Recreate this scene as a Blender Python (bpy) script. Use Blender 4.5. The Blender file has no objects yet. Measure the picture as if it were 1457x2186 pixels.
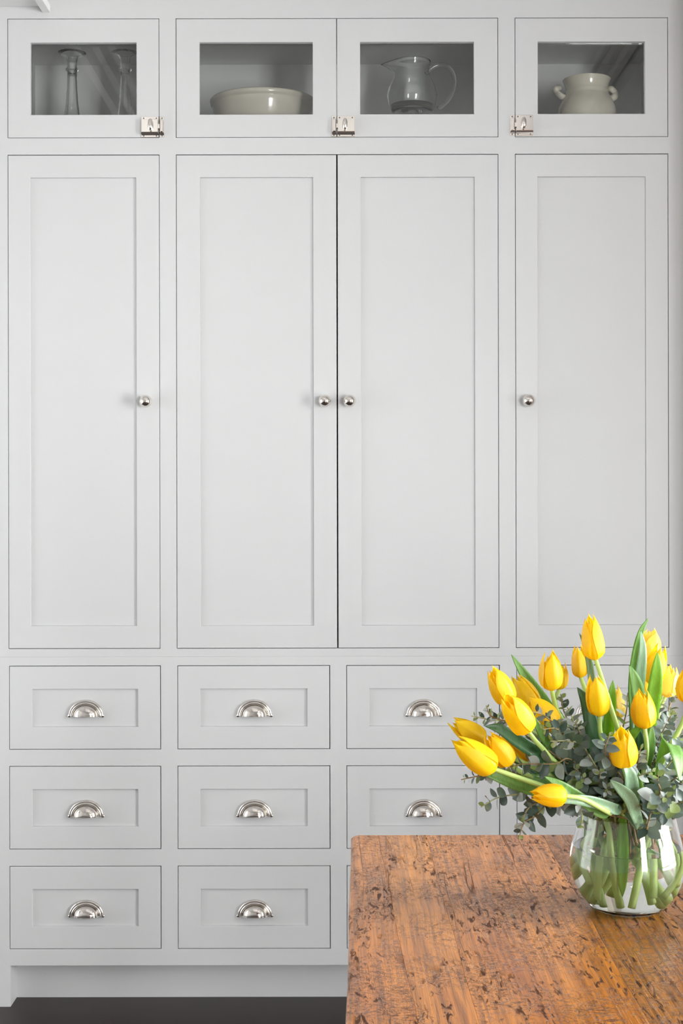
import bpy, bmesh, math, random
from mathutils import Vector, Matrix, Quaternion
from mathutils.bvhtree import BVHTree

random.seed(11)
SC = bpy.context.scene
COL = SC.collection
PI = math.pi

# ------------------------------------------------------------------ camera
F = 3000.0                 # focal length in pixels of the 1457 x 2186 frame
D0 = 3.3                   # camera to cabinet face
S = D0 / F
CX, CY = 728.0, 1040.0     # principal point
CAMZ = (2148 - CY) * S
ROLL = 0.002
cam_d = bpy.data.cameras.new('camera')
cam = bpy.data.objects.new('camera', cam_d)
COL.objects.link(cam)
cam.location = (0, -D0, CAMZ)
cam.rotation_euler = (PI / 2, ROLL, 0)
cam_d.sensor_fit = 'VERTICAL'
cam_d.sensor_height = 36.0
cam_d.lens = F / 2186.0 * 36.0
cam_d.shift_y = -(1093 - CY) / 2186.0
cam_d.clip_start = 0.02
SC.camera = cam

# ------------------------------------------------------------------ world, lights, exposure
W = bpy.data.worlds.new('sky')
SC.world = W
W.use_nodes = True
bgn = W.node_tree.nodes['Background']
bgn.inputs[0].default_value = (0.95, 0.975, 1.0, 1)
bgn.inputs[1].default_value = 2.0


def area(name, loc, size, rot, power, color=(1, 1, 1)):
    d = bpy.data.lights.new(name, 'AREA')
    d.shape = 'RECTANGLE'
    d.size, d.size_y = size
    d.energy = power
    d.color = color
    o = bpy.data.objects.new(name, d)
    COL.objects.link(o)
    o.location = loc
    o.rotation_euler = rot
    return o


# room extents
XL, XR, YB, YF, ZC = -2.5, 2.3, -5.2, 0.62, 2.47
# daylight coming in at the three windows
area('daylight_window_1', (XR + 0.16, -2.2, 1.15), (1.7, 1.5), (0, PI / 2, 0), 165, (1.0, 0.992, 0.985))
area('daylight_window_2', (XL - 0.16, -1.1, 1.1), (1.9, 1.5), (0, -PI / 2, 0), 17, (0.98, 0.99, 1.0))
area('daylight_window_3', (1.8, YB - 0.16, 1.03), (0.9, 1.95), (PI / 2, 0, 0), 115, (0.985, 0.993, 1.0))

vs = SC.view_settings
vs.view_transform = 'Standard'
vs.look = 'None'
vs.gamma = 1.0
vs.use_curve_mapping = False
vs.exposure = 0.45


# ------------------------------------------------------------------ pixel -> place helpers
def U(px, py, dist):
    """point at distance `dist` in front of the camera that shows at pixel (px, py)"""
    u, v = px - CX, py - CY
    u, v = u - ROLL * v, v + ROLL * u
    return Vector((u * dist / F, dist - D0, CAMZ - v * dist / F))


def fx(px):
    return (px - CX) * S


def fz(py):
    return CAMZ + (CY - py) * S


# ------------------------------------------------------------------ materials
def new_mat(name):
    m = bpy.data.materials.new(name)
    m.use_nodes = True
    nt = m.node_tree
    b = nt.nodes['Principled BSDF']
    return m, nt, b


def simple(name, col, rough=0.5, metal=0.0, coat=0.0, noise=0.0, nscale=40, bump=0.0, spec=0.5):
    m, nt, b = new_mat(name)
    b.inputs['Base Color'].default_value = (*col, 1)
    b.inputs['Roughness'].default_value = rough
    b.inputs['Metallic'].default_value = metal
    b.inputs['Coat Weight'].default_value = coat
    b.inputs['Specular IOR Level'].default_value = spec
    if noise or bump:
        tc = nt.nodes.new('ShaderNodeTexCoord')
        n = nt.nodes.new('ShaderNodeTexNoise')
        n.inputs['Scale'].default_value = nscale
        n.inputs['Detail'].default_value = 4
        nt.links.new(tc.outputs['Object'], n.inputs['Vector'])
        if noise:
            r = nt.nodes.new('ShaderNodeValToRGB')
            r.color_ramp.elements[0].position = 0.3
            r.color_ramp.elements[1].position = 0.7
            r.color_ramp.elements[0].color = tuple(c * (1 - noise) for c in col) + (1,)
            r.color_ramp.elements[1].color = tuple(min(1, c * (1 + noise)) for c in col) + (1,)
            nt.links.new(n.outputs['Fac'], r.inputs['Fac'])
            nt.links.new(r.outputs['Color'], b.inputs['Base Color'])
        if bump:
            bp = nt.nodes.new('ShaderNodeBump')
            bp.inputs['Strength'].default_value = bump
            bp.inputs['Distance'].default_value = 0.001
            nt.links.new(n.outputs['Fac'], bp.inputs['Height'])
            nt.links.new(bp.outputs['Normal'], b.inputs['Normal'])
    return m


def translucent(name, col, tcol, fac, rough, noise=0.12, nscale=60, stretch=None, coat=0.0):
    """leaf / petal: principled mixed with light passing through"""
    m, nt, b = new_mat(name)
    b.inputs['Roughness'].default_value = rough
    b.inputs['Coat Weight'].default_value = coat
    tc = nt.nodes.new('ShaderNodeTexCoord')
    mp = nt.nodes.new('ShaderNodeMapping')
    if stretch:
        mp.inputs['Scale'].default_value = stretch
    n = nt.nodes.new('ShaderNodeTexNoise')
    n.inputs['Scale'].default_value = nscale
    n.inputs['Detail'].default_value = 3
    r = nt.nodes.new('ShaderNodeValToRGB')
    r.color_ramp.elements[0].position = 0.32
    r.color_ramp.elements[1].position = 0.68
    r.color_ramp.elements[0].color = tuple(c * (1 - noise) for c in col) + (1,)
    r.color_ramp.elements[1].color = tuple(min(1, c * (1 + noise)) for c in col) + (1,)
    t = nt.nodes.new('ShaderNodeBsdfTranslucent')
    t.inputs['Color'].default_value = (*tcol, 1)
    mix = nt.nodes.new('ShaderNodeMixShader')
    mix.inputs[0].default_value = fac
    out = nt.nodes['Material Output']
    L = nt.links.new
    L(tc.outputs['Object'], mp.inputs['Vector'])
    L(mp.outputs['Vector'], n.inputs['Vector'])
    L(n.outputs['Fac'], r.inputs['Fac'])
    L(r.outputs['Color'], b.inputs['Base Color'])
    L(b.outputs['BSDF'], mix.inputs[1])
    L(t.outputs['BSDF'], mix.inputs[2])
    L(mix.outputs['Shader'], out.inputs['Surface'])
    return m


def glass_mat(name, ior=1.45, col=(1, 1, 1), rough=0.0):
    m, nt, b = new_mat(name)
    b.inputs['Base Color'].default_value = (*col, 1)
    b.inputs['Roughness'].default_value = rough
    b.inputs['IOR'].default_value = ior
    b.inputs['Transmission Weight'].default_value = 1.0
    return m


def pane_mat(name, tint=(0.985, 0.99, 0.987)):
    """thin flat pane: fresnel reflection over straight-through transmission"""
    m, nt, b = new_mat(name)
    nt.nodes.remove(b)
    fr = nt.nodes.new('ShaderNodeFresnel')
    fr.inputs['IOR'].default_value = 1.52
    tr = nt.nodes.new('ShaderNodeBsdfTransparent')
    tr.inputs['Color'].default_value = (*tint, 1)
    gl = nt.nodes.new('ShaderNodeBsdfGlossy')
    gl.inputs['Roughness'].default_value = 0.0
    mix = nt.nodes.new('ShaderNodeMixShader')
    nt.links.new(fr.outputs[0], mix.inputs[0])
    nt.links.new(tr.outputs[0], mix.inputs[1])
    nt.links.new(gl.outputs[0], mix.inputs[2])
    nt.links.new(mix.outputs[0], nt.nodes['Material Output'].inputs['Surface'])
    return m


M = {}
M['paint'] = simple('cabinet_paint', (0.605, 0.607, 0.613), 0.42, noise=0.006, nscale=9, bump=0.02)
M['wall'] = simple('wall_paint', (0.80, 0.80, 0.795), 0.6, noise=0.01, nscale=6)
M['pier'] = simple('pier_paint', (0.50, 0.44, 0.37), 0.6, noise=0.01, nscale=6)
M['ceiling'] = simple('ceiling_paint', (0.76, 0.76, 0.755), 0.7)
M['inside'] = simple('cabinet_inside_paint', (0.80, 0.80, 0.79), 0.6)
M['nickel'] = simple('polished_nickel', (0.80, 0.755, 0.71), 0.12, metal=1.0)
M['nickel_dark_and_shadow'] = simple('dark_nickel_and_painted_shadow', (0.10, 0.08, 0.07), 0.35, metal=0.7)  # dark screw heads, and the shadow strips painted in under the latches
M['glass'] = glass_mat('clear_glass', 1.45, (0.985, 0.995, 0.99))
M['smoke_glass'] = glass_mat('thick_glass_bottom', 1.5, (0.42, 0.41, 0.36))
M['water'] = glass_mat('water', 1.33, (0.985, 1.0, 0.985))
M['pane'] = pane_mat('cabinet_pane')
M['cream'] = simple('cream_glaze', (0.66, 0.62, 0.52), 0.16, coat=0.4, noise=0.05, nscale=20)
M['stem'] = translucent('tulip_stem', (0.54, 0.72, 0.24), (0.58, 0.75, 0.22), 0.28, 0.35, 0.18, 30)
M['stem_wet'] = translucent('tulip_stem_in_water', (0.30, 0.46, 0.11), (0.4, 0.55, 0.14), 0.25, 0.35, 0.15, 30)
M['petal'] = translucent('tulip_petal', (0.95, 0.675, 0.006), (0.98, 0.69, 0.006), 0.36, 0.45, 0.06, 9, (3, 3, 0.6))
M['petal_deep'] = translucent('tulip_petal_deep', (0.94, 0.615, 0.005), (0.97, 0.63, 0.005), 0.36, 0.45, 0.07, 9, (3, 3, 0.6))
M['petal_pale'] = translucent('tulip_petal_pale', (1.0, 0.76, 0.12), (1.0, 0.78, 0.14), 0.36, 0.38, 0.05, 9, (3, 3, 0.6))
M['leaf'] = translucent('tulip_leaf', (0.18, 0.36, 0.085), (0.30, 0.55, 0.07), 0.32, 0.34, 0.22, 120, (6, 6, 0.25))
M['leaf_dark'] = translucent('tulip_leaf_dark', (0.05, 0.14, 0.055), (0.10, 0.26, 0.05), 0.2, 0.32, 0.22, 120, (6, 6, 0.25))
M['leaf_bright'] = translucent('tulip_leaf_bright', (0.25, 0.48, 0.07), (0.45, 0.72, 0.05), 0.48, 0.34, 0.2, 120, (6, 6, 0.25))
M['leaf_blue'] = translucent('tulip_leaf_bluish', (0.27, 0.43, 0.27), (0.3, 0.5, 0.2), 0.25, 0.36, 0.18, 120, (6, 6, 0.25))
M['euc_a'] = translucent('eucalyptus_grey_green', (0.15, 0.20, 0.18), (0.2, 0.28, 0.15), 0.15, 0.34, 0.2, 90)
M['euc_b'] = translucent('eucalyptus_dark', (0.055, 0.09, 0.075), (0.10, 0.16, 0.08), 0.14, 0.36, 0.2, 90)
M['euc_c'] = translucent('eucalyptus_silver', (0.44, 0.49, 0.48), (0.38, 0.46, 0.32), 0.18, 0.3, 0.15, 90)
M['euc_d'] = translucent('eucalyptus_olive', (0.20, 0.27, 0.09), (0.32, 0.42, 0.1), 0.25, 0.42, 0.2, 90)
M['twig'] = simple('eucalyptus_twig', (0.24, 0.165, 0.065), 0.6, noise=0.3, nscale=60)
M['twig_green'] = simple('eucalyptus_twig_green', (0.36, 0.36, 0.16), 0.55, noise=0.25, nscale=60)
M['trim_dark'] = simple('window_frame_paint', (0.75, 0.75, 0.74), 0.5)


def floor_mat():
    m, nt, b = new_mat('dark_stained_floor')
    N, L = nt.nodes.new, nt.links.new
    g = N('ShaderNodeNewGeometry')
    mp = N('ShaderNodeMapping')
    mp.inputs['Scale'].default_value = (3, 30, 30)
    n = N('ShaderNodeTexNoise')
    n.inputs['Scale'].default_value = 2.0
    n.inputs['Detail'].default_value = 6
    r = N('ShaderNodeValToRGB')
    r.color_ramp.elements[0].color = (0.010, 0.006, 0.005, 1)
    r.color_ramp.elements[1].color = (0.028, 0.015, 0.011, 1)
    L(g.outputs['Position'], mp.inputs['Vector'])
    L(mp.outputs['Vector'], n.inputs['Vector'])
    L(n.outputs['Fac'], r.inputs['Fac'])
    L(r.outputs['Color'], b.inputs['Base Color'])
    b.inputs['Roughness'].default_value = 0.42
    return m


def table_mat():
    """old sawn oak: streaked grain, sawn cross marks, pits, cracks, wax gloss"""
    m, nt, b = new_mat('old_oak_table_wood')
    N, L = nt.nodes.new, nt.links.new
    g = N('ShaderNodeNewGeometry')
    info = N('ShaderNodeObjectInfo')
    # small wander of the grain
    wn = N('ShaderNodeTexNoise')
    wn.inputs['Scale'].default_value = 4
    wn.inputs['Detail'].default_value = 2
    L(g.outputs['Position'], wn.inputs['Vector'])
    ws = N('ShaderNodeVectorMath'); ws.operation = 'SUBTRACT'
    ws.inputs[1].default_value = (0.5, 0.5, 0.5)
    L(wn.outputs['Color'], ws.inputs[0])
    wm = N('ShaderNodeVectorMath'); wm.operation = 'MULTIPLY'
    wm.inputs[1].default_value = (0.012, 0.0, 0.0)
    L(ws.outputs[0], wm.inputs[0])
    wa = N('ShaderNodeVectorMath'); wa.operation = 'ADD'
    L(g.outputs['Position'], wa.inputs[0])
    L(wm.outputs[0], wa.inputs[1])
    ro = N('ShaderNodeVectorMath'); ro.operation = 'SCALE'
    cmb = N('ShaderNodeCombineXYZ')
    L(info.outputs['Random'], cmb.inputs[1])
    L(info.outputs['Random'], cmb.inputs[2])
    ro.inputs['Scale'].default_value = 3.0
    L(cmb.outputs[0], ro.inputs[0])
    P = N('ShaderNodeVectorMath'); P.operation = 'ADD'
    L(wa.outputs[0], P.inputs[0])
    L(ro.outputs[0], P.inputs[1])

    def noise(scale, detail=3, rough=0.5, dist=0.0):
        mp = N('ShaderNodeMapping')
        mp.inputs['Scale'].default_value = scale
        L(P.outputs[0], mp.inputs['Vector'])
        n = N('ShaderNodeTexNoise')
        n.inputs['Scale'].default_value = 1.0
        n.inputs['Detail'].default_value = detail
        n.inputs['Roughness'].default_value = rough
        n.inputs['Distortion'].default_value = dist
        L(mp.outputs['Vector'], n.inputs['Vector'])
        return n.outputs['Fac']

    def ramp(fac, p0, p1, c0=(0, 0, 0, 1), c1=(1, 1, 1, 1)):
        r = N('ShaderNodeValToRGB')
        r.color_ramp.elements[0].position = p0
        r.color_ramp.elements[1].position = p1
        r.color_ramp.elements[0].color = c0
        r.color_ramp.elements[1].color = c1
        L(fac, r.inputs['Fac'])
        return r.outputs['Color']

    def mul(a, c):
        n = N('ShaderNodeMath'); n.operation = 'MULTIPLY'
        L(a, n.inputs[0])
        if isinstance(c, (int, float)):
            n.inputs[1].default_value = c
        else:
            L(c, n.inputs[1])
        return n.outputs[0]

    def add(a, c):
        n = N('ShaderNodeMath'); n.operation = 'ADD'
        L(a, n.inputs[0]); L(c, n.inputs[1])
        return n.outputs[0]

    def mx(a, c):
        n = N('ShaderNodeMath'); n.operation = 'MAXIMUM'
        L(a, n.inputs[0]); L(c, n.inputs[1])
        return n.outputs[0]

    def mixc(fac, a, c):
        n = N('ShaderNodeMix'); n.data_type = 'RGBA'
        L(fac, n.inputs[0])
        if isinstance(a, tuple): n.inputs[6].default_value = a
        else: L(a, n.inputs[6])
        if isinstance(c, tuple): n.inputs[7].default_value = c
        else: L(c, n.inputs[7])
        return n.outputs[2]

    broad = noise((14, 2.2, 14), 4, 0.55)
    base = ramp(broad, 0.30, 0.72, (0.42, 0.125, 0.014, 1), (0.82, 0.32, 0.055, 1))
    fine = noise((230, 7, 230), 3, 0.6)
    base = mixc(mul(ramp(fine, 0.43, 0.64), 0.62), base, (0.14, 0.042, 0.010, 1))
    # sawn marks across the grain in patches
    saw = ramp(noise((110, 300, 110), 3, 0.6, 0.6), 0.55, 0.61)
    sawm = ramp(noise((24, 5, 24), 3), 0.55, 0.66)
    saw = mul(saw, sawm)
    # pits running with the grain
    pit = ramp(noise((190, 46, 190), 4, 0.62, 0.6), 0.565, 0.60)
    pitm = ramp(noise((16, 7, 16), 4, 0.6), 0.47, 0.54)
    pit = mul(pit, pitm)
    # big dark blotches
    blot = ramp(noise((75, 30, 75), 5, 0.7, 0.8), 0.615, 0.645)
    blot = mul(blot, ramp(noise((13, 8, 13), 3), 0.46, 0.56))
    # wandering cracks: zero lines of a noise field
    cn = noise((70, 88, 70), 4, 0.62, 1.4)
    c1 = N('ShaderNodeMath'); c1.operation = 'SUBTRACT'
    L(cn, c1.inputs[0]); c1.inputs[1].default_value = 0.5
    c2 = N('ShaderNodeMath'); c2.operation = 'ABSOLUTE'
    L(c1.outputs[0], c2.inputs[0])
    crack = ramp(c2.outputs[0], 0.007, 0.019, (1, 1, 1, 1), (0, 0, 0, 1))
    crm = ramp(noise((13, 10, 13), 4), 0.45, 0.56)
    crack = mul(crack, crm)
    # long splits
    sp = noise((38, 1.6, 38), 3, 0.5, 0.3)
    s1 = N('ShaderNodeMath'); s1.operation = 'SUBTRACT'
    L(sp, s1.inputs[0]); s1.inputs[1].default_value = 0.47
    s2 = N('ShaderNodeMath'); s2.operation = 'ABSOLUTE'
    L(s1.outputs[0], s2.inputs[0])
    split = ramp(s2.outputs[0], 0.002, 0.008, (1, 1, 1, 1), (0, 0, 0, 1))
    split = mul(split, ramp(noise((8, 3, 8), 2), 0.5, 0.56))
    dark = mx(mx(mx(mul(saw, 0.75), pit), mul(blot, 0.85)), mx(mul(crack, 0.9), mul(split, 0.9)))
    base = mixc(mul(dark, 0.9), base, (0.055, 0.022, 0.014, 1))
    # scuffed pale spots
    pale = mul(ramp(noise((52, 22, 52), 4, 0.6), 0.64, 0.72), ramp(noise((9, 5, 9), 2), 0.5, 0.6))
    base = mixc(mul(pale, 0.55), base, (0.70, 0.46, 0.27, 1))
    tint = N('ShaderNodeMix'); tint.data_type = 'RGBA'; tint.blend_type = 'MULTIPLY'
    tint.inputs[0].default_value = 1.0
    L(base, tint.inputs[6]); L(info.outputs['Color'], tint.inputs[7])
    L(tint.outputs[2], b.inputs['Base Color'])
    rr = N('ShaderNodeMapRange')
    L(broad, rr.inputs['Value'])
    rr.inputs['From Min'].default_value = 0.3
    rr.inputs['From Max'].default_value = 0.7
    rr.inputs['To Min'].default_value = 0.20
    rr.inputs['To Max'].default_value = 0.30
    L(add(rr.outputs[0], mul(dark, 0.3)), b.inputs['Roughness'])
    sl = N('ShaderNodeMath'); sl.operation = 'MULTIPLY_ADD'
    L(dark, sl.inputs[0]); sl.inputs[1].default_value = -0.5; sl.inputs[2].default_value = 0.6
    L(sl.outputs[0], b.inputs['Specular IOR Level'])
    b.inputs['Coat Weight'].default_value = 0.0
    b.inputs['Coat Roughness'].default_value = 0.2
    inv = N('ShaderNodeMath'); inv.operation = 'MULTIPLY_ADD'
    L(dark, inv.inputs[0]); inv.inputs[1].default_value = -1.0
    L(mul(fine, 0.45), inv.inputs[2])
    bp = N('ShaderNodeBump')
    bp.inputs['Strength'].default_value = 0.8
    bp.inputs['Distance'].default_value = 0.0032
    L(inv.outputs[0], bp.inputs['Height'])
    L(bp.outputs['Normal'], b.inputs['Normal'])
    L(bp.outputs['Normal'], b.inputs['Coat Normal'])
    return m


M['floor'] = floor_mat()
M['table'] = table_mat()


# ------------------------------------------------------------------ mesh helpers
class MB:
    def __init__(self):
        self.v, self.f = [], []

    def quad_grid(self, rows, close=False):
        """rows: list of equally long point lists"""
        o = len(self.v)
        n = len(rows[0])
        for r in rows:
            self.v += [tuple(p) for p in r]
        for i in range(len(rows) - 1):
            for j in range(n if close else n - 1):
                k = (j + 1) % n
                self.f.append((o + i * n + j, o + i * n + k, o + (i + 1) * n + k, o + (i + 1) * n + j))
        return self

    def box(self, x0, x1, y0, y1, z0, z1):
        o = len(self.v)
        self.v += [(x0, y0, z0), (x1, y0, z0), (x1, y1, z0), (x0, y1, z0),
                   (x0, y0, z1), (x1, y0, z1), (x1, y1, z1), (x0, y1, z1)]
        self.f += [tuple(o + i for i in q) for q in
                   ((0, 3, 2, 1), (4, 5, 6, 7), (0, 1, 5, 4), (1, 2, 6, 5), (2, 3, 7, 6), (3, 0, 4, 7))]
        return self

    def lathe(self, prof, c=(0, 0, 0), axis='Z', seg=40):
        """prof: (r, h) list; r == 0 gives a pole"""
        rings = []
        for r, h in prof:
            ring = []
            for k in range(seg):
                a = 2 * PI * k / seg
                p = (r * math.cos(a), r * math.sin(a), h)
                if axis == 'Y-':            # height runs towards the camera
                    p = (p[0], -p[2], p[1])
                ring.append((p[0] + c[0], p[1] + c[1], p[2] + c[2]))
            rings.append((r, ring))
        prev = None
        for r, ring in rings:
            o = len(self.v)
            if r < 1e-7:
                self.v.append(ring[0])
                cur = [o] * seg
            else:
                self.v += ring
                cur = list(range(o, o + seg))
            if prev:
                for k in range(seg):
                    q = (prev[k], prev[(k + 1) % seg], cur[(k + 1) % seg], cur[k])
                    q = tuple(dict.fromkeys(q))
                    if len(q) > 2:
                        self.f.append(q)
            prev = cur
        return self

    def tube(self, pts, radii, seg=8, caps=True, flat=1.0, ref=None):
        n = len(pts)
        rows = []
        up = ref or Vector((0.31, -0.83, 0.46))
        for i in range(n):
            t = (pts[min(i + 1, n - 1)] - pts[max(i - 1, 0)])
            t = t.normalized() if t.length > 1e-9 else Vector((0, 0, 1))
            a = up - t * up.dot(t)
            a = a.normalized() if a.length > 1e-6 else t.orthogonal().normalized()
            b = t.cross(a)
            up = a
            r = radii[i] if isinstance(radii, (list, tuple)) else radii
            rows.append([pts[i] + a * (r * flat * math.cos(2 * PI * k / seg)) + b * (r * math.sin(2 * PI * k / seg))
                         for k in range(seg)])
        o = len(self.v)
        self.quad_grid(rows, True)
        if caps:
            self.f.append(tuple(o + k for k in range(seg))[::-1])
            self.f.append(tuple(o + (n - 1) * seg + k for k in range(seg)))
        return self

    def mesh(self, name, mat=None, smooth=False):
        me = bpy.data.meshes.new(name)
        me.from_pydata(self.v, [], self.f)
        bm = bmesh.new()
        bm.from_mesh(me)
        bmesh.ops.recalc_face_normals(bm, faces=bm.faces)
        bm.to_mesh(me)
        bm.free()
        if mat:
            me.materials.append(M[mat])
        if smooth:
            me.shade_smooth()
        return me

    def build(self, name, mat, parent=None, smooth=False, bevel=0.0, auto=None):
        o = bpy.data.objects.new(name, self.mesh(name, mat, smooth))
        COL.objects.link(o)
        if parent is not None:
            o.parent = parent
            o.matrix_parent_inverse = parent_world(parent).inverted()
        if bevel:
            md = o.modifiers.new('edge', 'BEVEL')
            md.width = bevel
            md.segments = 2
            md.limit_method = 'ANGLE'
            md.angle_limit = math.radians(40)
        if auto:
            o.data.set_sharp_from_angle(angle=math.radians(auto))
        return o


def parent_world(o):
    m = o.matrix_basis.copy()
    if o.parent is not None:
        m = parent_world(o.parent) @ o.matrix_parent_inverse @ m
    return m


def empty(name, loc):
    o = bpy.data.objects.new(name, None)
    o.empty_display_size = 0.05
    o.location = loc
    COL.objects.link(o)
    return o


def tag(o, label, cat, group=None):
    o['label'] = label
    o['category'] = cat
    if group:
        o['group'] = group
    return o


def struct(name, mb, mat, parent=None, **kw):
    o = mb.build(name, mat, parent, **kw)
    if parent is None:
        o['kind'] = 'structure'
    return o


def plate(mb, xs, zs, holes, y0, y1):
    """plate in the xz plane with rectangular openings; xs/zs are the grid lines"""
    xs, zs = sorted(set(xs)), sorted(set(zs))
    nx, nz = len(xs), len(zs)

    def solid(i, j):
        if i < 0 or j < 0 or i >= nx - 1 or j >= nz - 1:
            return False
        cx, cz = (xs[i] + xs[i + 1]) / 2, (zs[j] + zs[j + 1]) / 2
        return not any(a < cx < b and c < cz < d for a, b, c, d in holes)
    ids = {}

    def vid(i, j, k):
        if (i, j, k) not in ids:
            ids[(i, j, k)] = len(mb.v)
            mb.v.append((xs[i], (y0, y1)[k], zs[j]))
        return ids[(i, j, k)]
    for i in range(nx - 1):
        for j in range(nz - 1):
            if not solid(i, j):
                continue
            mb.f.append((vid(i, j, 0), vid(i + 1, j, 0), vid(i + 1, j + 1, 0), vid(i, j + 1, 0)))
            mb.f.append((vid(i, j, 1), vid(i, j + 1, 1), vid(i + 1, j + 1, 1), vid(i + 1, j, 1)))
            for di, dj, a, c in ((-1, 0, (i, j), (i, j + 1)), (1, 0, (i + 1, j), (i + 1, j + 1)),
                                 (0, -1, (i, j), (i + 1, j)), (0, 1, (i, j + 1), (i + 1, j + 1))):
                if not solid(i + di, j + dj):
                    mb.f.append((vid(*a, 0), vid(*c, 0), vid(*c, 1), vid(*a, 1)))
    return mb


def spline(pts, sub=8):
    """Catmull-Rom through the points"""
    P = [pts[0] * 2 - pts[1]] + list(pts) + [pts[-1] * 2 - pts[-2]]
    out = []
    for i in range(1, len(P) - 2):
        a, b, c, d = P[i - 1], P[i], P[i + 1], P[i + 2]
        for k in range(sub):
            t = k / sub
            out.append(0.5 * ((2 * b) + (c - a) * t + (2 * a - 5 * b + 4 * c - d) * t * t
                              + (3 * b - a - 3 * c + d) * t ** 3))
    out.append(P[-2].copy())
    return out


# ------------------------------------------------------------------ the room
struct('floor', MB().box(XL - 0.2, XR + 0.2, YB - 0.2, YF + 0.1, -0.05, 0.0), 'floor')
struct('ceiling', MB().box(XL - 0.2, XR + 0.2, YB - 0.2, YF + 0.1, ZC, ZC + 0.05), 'ceiling')
CABX0, CABX1 = fx(-22), fx(1466)           # outer edges of the built-in cabinet
CABTOP = ZC
# wall behind and beside the cabinet
struct('wall_back', plate(MB(), [XL, CABX0 - 0.002, CABX1 + 0.002, XR], [0, CABTOP], [(CABX0 - 0.002, CABX1 + 0.002, 0, CABTOP)], 0.0, YF),
       'wall')
struct('wall_alcove', MB().box(CABX0 - 0.002, CABX1 + 0.002, 0.56, YF, 0, CABTOP), 'wall')
# pier that closes the right end of the run
PIERX = CABX1 + 0.035
struct('wall_pier', MB().box(PIERX, PIERX + 0.16, -0.30, -0.001, 0, ZC), 'pier')


def side_wall(name, x0, x1, ya, yb, wy0, wy1, wz0, wz1):
    """wall in the yz plane with one window opening"""
    mb = MB()
    mb.box(x0, x1, ya, wy0, 0, ZC)
    mb.box(x0, x1, wy1, yb, 0, ZC)
    mb.box(x0, x1, wy0, wy1, 0, wz0)
    mb.box(x0, x1, wy0, wy1, wz1, ZC)
    return struct(name, mb, 'wall')


side_wall('wall_right', XR, XR + 0.12, YB, YF, -2.95, -1.45, 0.3, 2.0)
side_wall('wall_left', XL - 0.12, XL, YB, YF, -1.85, -0.35, 0.15, 2.05)
mb = MB()
plate(mb, [XL, 1.35, 2.25, XR], [0, 0.05, 2.0, ZC], [(1.35, 2.25, 0.05, 2.0)], YB - 0.12, YB)
struct('wall_front', mb, 'wall')


def side_window(name, x, y0, y1, z0, z1, ny, nz):
    fr = MB()
    t = 0.045
    fr.box(x, x + 0.05, y0, y0 + t, z0, z1)
    fr.box(x, x + 0.05, y1 - t, y1, z0, z1)
    fr.box(x, x + 0.05, y0 + t, y1 - t, z0, z0 + t)
    fr.box(x, x + 0.05, y0 + t, y1 - t, z1 - t, z1)
    root = struct(name, fr, 'trim_dark')
    for k in range(1, ny):
        yy = y0 + (y1 - y0) * k / ny
        MB().box(x + 0.01, x + 0.04, yy - 0.012, yy + 0.012, z0 + t, z1 - t).build('mullion', 'trim_dark', root)
    for k in range(1, nz):
        zz = z0 + (z1 - z0) * k / nz
        MB().box(x + 0.01, x + 0.04, y0 + t, y1 - t, zz - 0.012, zz + 0.012).build('mullion', 'trim_dark', root)
    MB().box(x + 0.022, x + 0.026, y0 + t, y1 - t, z0 + t, z1 - t).build('pane', 'pane', root)
    return root


side_window('window_1', XR + 0.04, -2.95, -1.45, 0.3, 2.0, 3, 4)
side_window('window_2', XL - 0.09, -1.85, -0.35, 0.15, 2.05, 2, 3)
fr = MB()
plate(fr, [1.35, 1.395, 2.205, 2.25], [0.05, 0.095, 1.955, 2.0], [(1.395, 2.205, 0.095, 1.955)], YB - 0.09, YB - 0.04)
wf = struct('window_3', fr, 'trim_dark')
MB().box(1.78, 1.82, YB - 0.08, YB - 0.05, 0.095, 1.955).build('mullion', 'trim_dark', wf)
for zz in (0.7, 1.35):
    MB().box(1.395, 2.205, YB - 0.08, YB - 0.05, zz - 0.018, zz + 0.018).build('mullion', 'trim_dark', wf)
MB().box(1.395, 2.205, YB - 0.068, YB - 0.064, 0.095, 1.955).build('pane', 'pane', wf)

# boxed ceiling beam that runs into the cabinet head, with moulded right side
bx0, bx1, bz = fx(-20), fx(97), fz(13)
beam = struct('trim_1', MB().box(bx0, bx1, YB, -0.001, bz, ZC), 'ceiling', bevel=0.001)
MB().box(fx(92), fx(109), YB, -0.001, fz(26), bz + 0.004).build('beam_bead', 'ceiling', beam, bevel=0.0015)
MB().box(bx1, bx1 + 0.030, YB, -0.001, bz + 0.045, ZC).build('beam_moulding', 'ceiling', beam, bevel=0.003)
MB().box(bx1 + 0.03, bx1 + 0.055, YB, -0.001, bz + 0.08, ZC).build('beam_moulding', 'ceiling', beam, bevel=0.003)
MB().box(bx0 - 0.03, bx0, YB, -0.001, bz + 0.05, ZC).build('beam_moulding', 'ceiling', beam, bevel=0.003)
beam2 = struct('trim_2', MB().box(fx(1462), fx(1600), YB, -0.31, bz + 0.01, ZC), 'ceiling', bevel=0.001)
for k, (w, h) in enumerate(((0.03, 0.04), (0.05, 0.065), (0.07, 0.09))):
    MB().box(fx(1462) - w, fx(1462) - w + 0.02, YB, -0.31, bz + 0.01 + h, ZC).build('beam_moulding', 'ceiling', beam2, bevel=0.003)

# ------------------------------------------------------------------ built-in cabinet
SEAM = 1401
COLS = [(17, 341), (376, 719.5), (719.5, 1064), (1099.5, 1426.5)]
DRAW = [(18, 342), (377, 703), (737.5, 1065), (1100.5, 1427)]
UP = (38.5, 293.5)
TALL = (329, 1384)
ROWS = [(1420, 1599), (1634, 1812), (1847.5, 2025)]
G = 0.0013             # half gap is on each side
TH = 0.022

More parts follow.
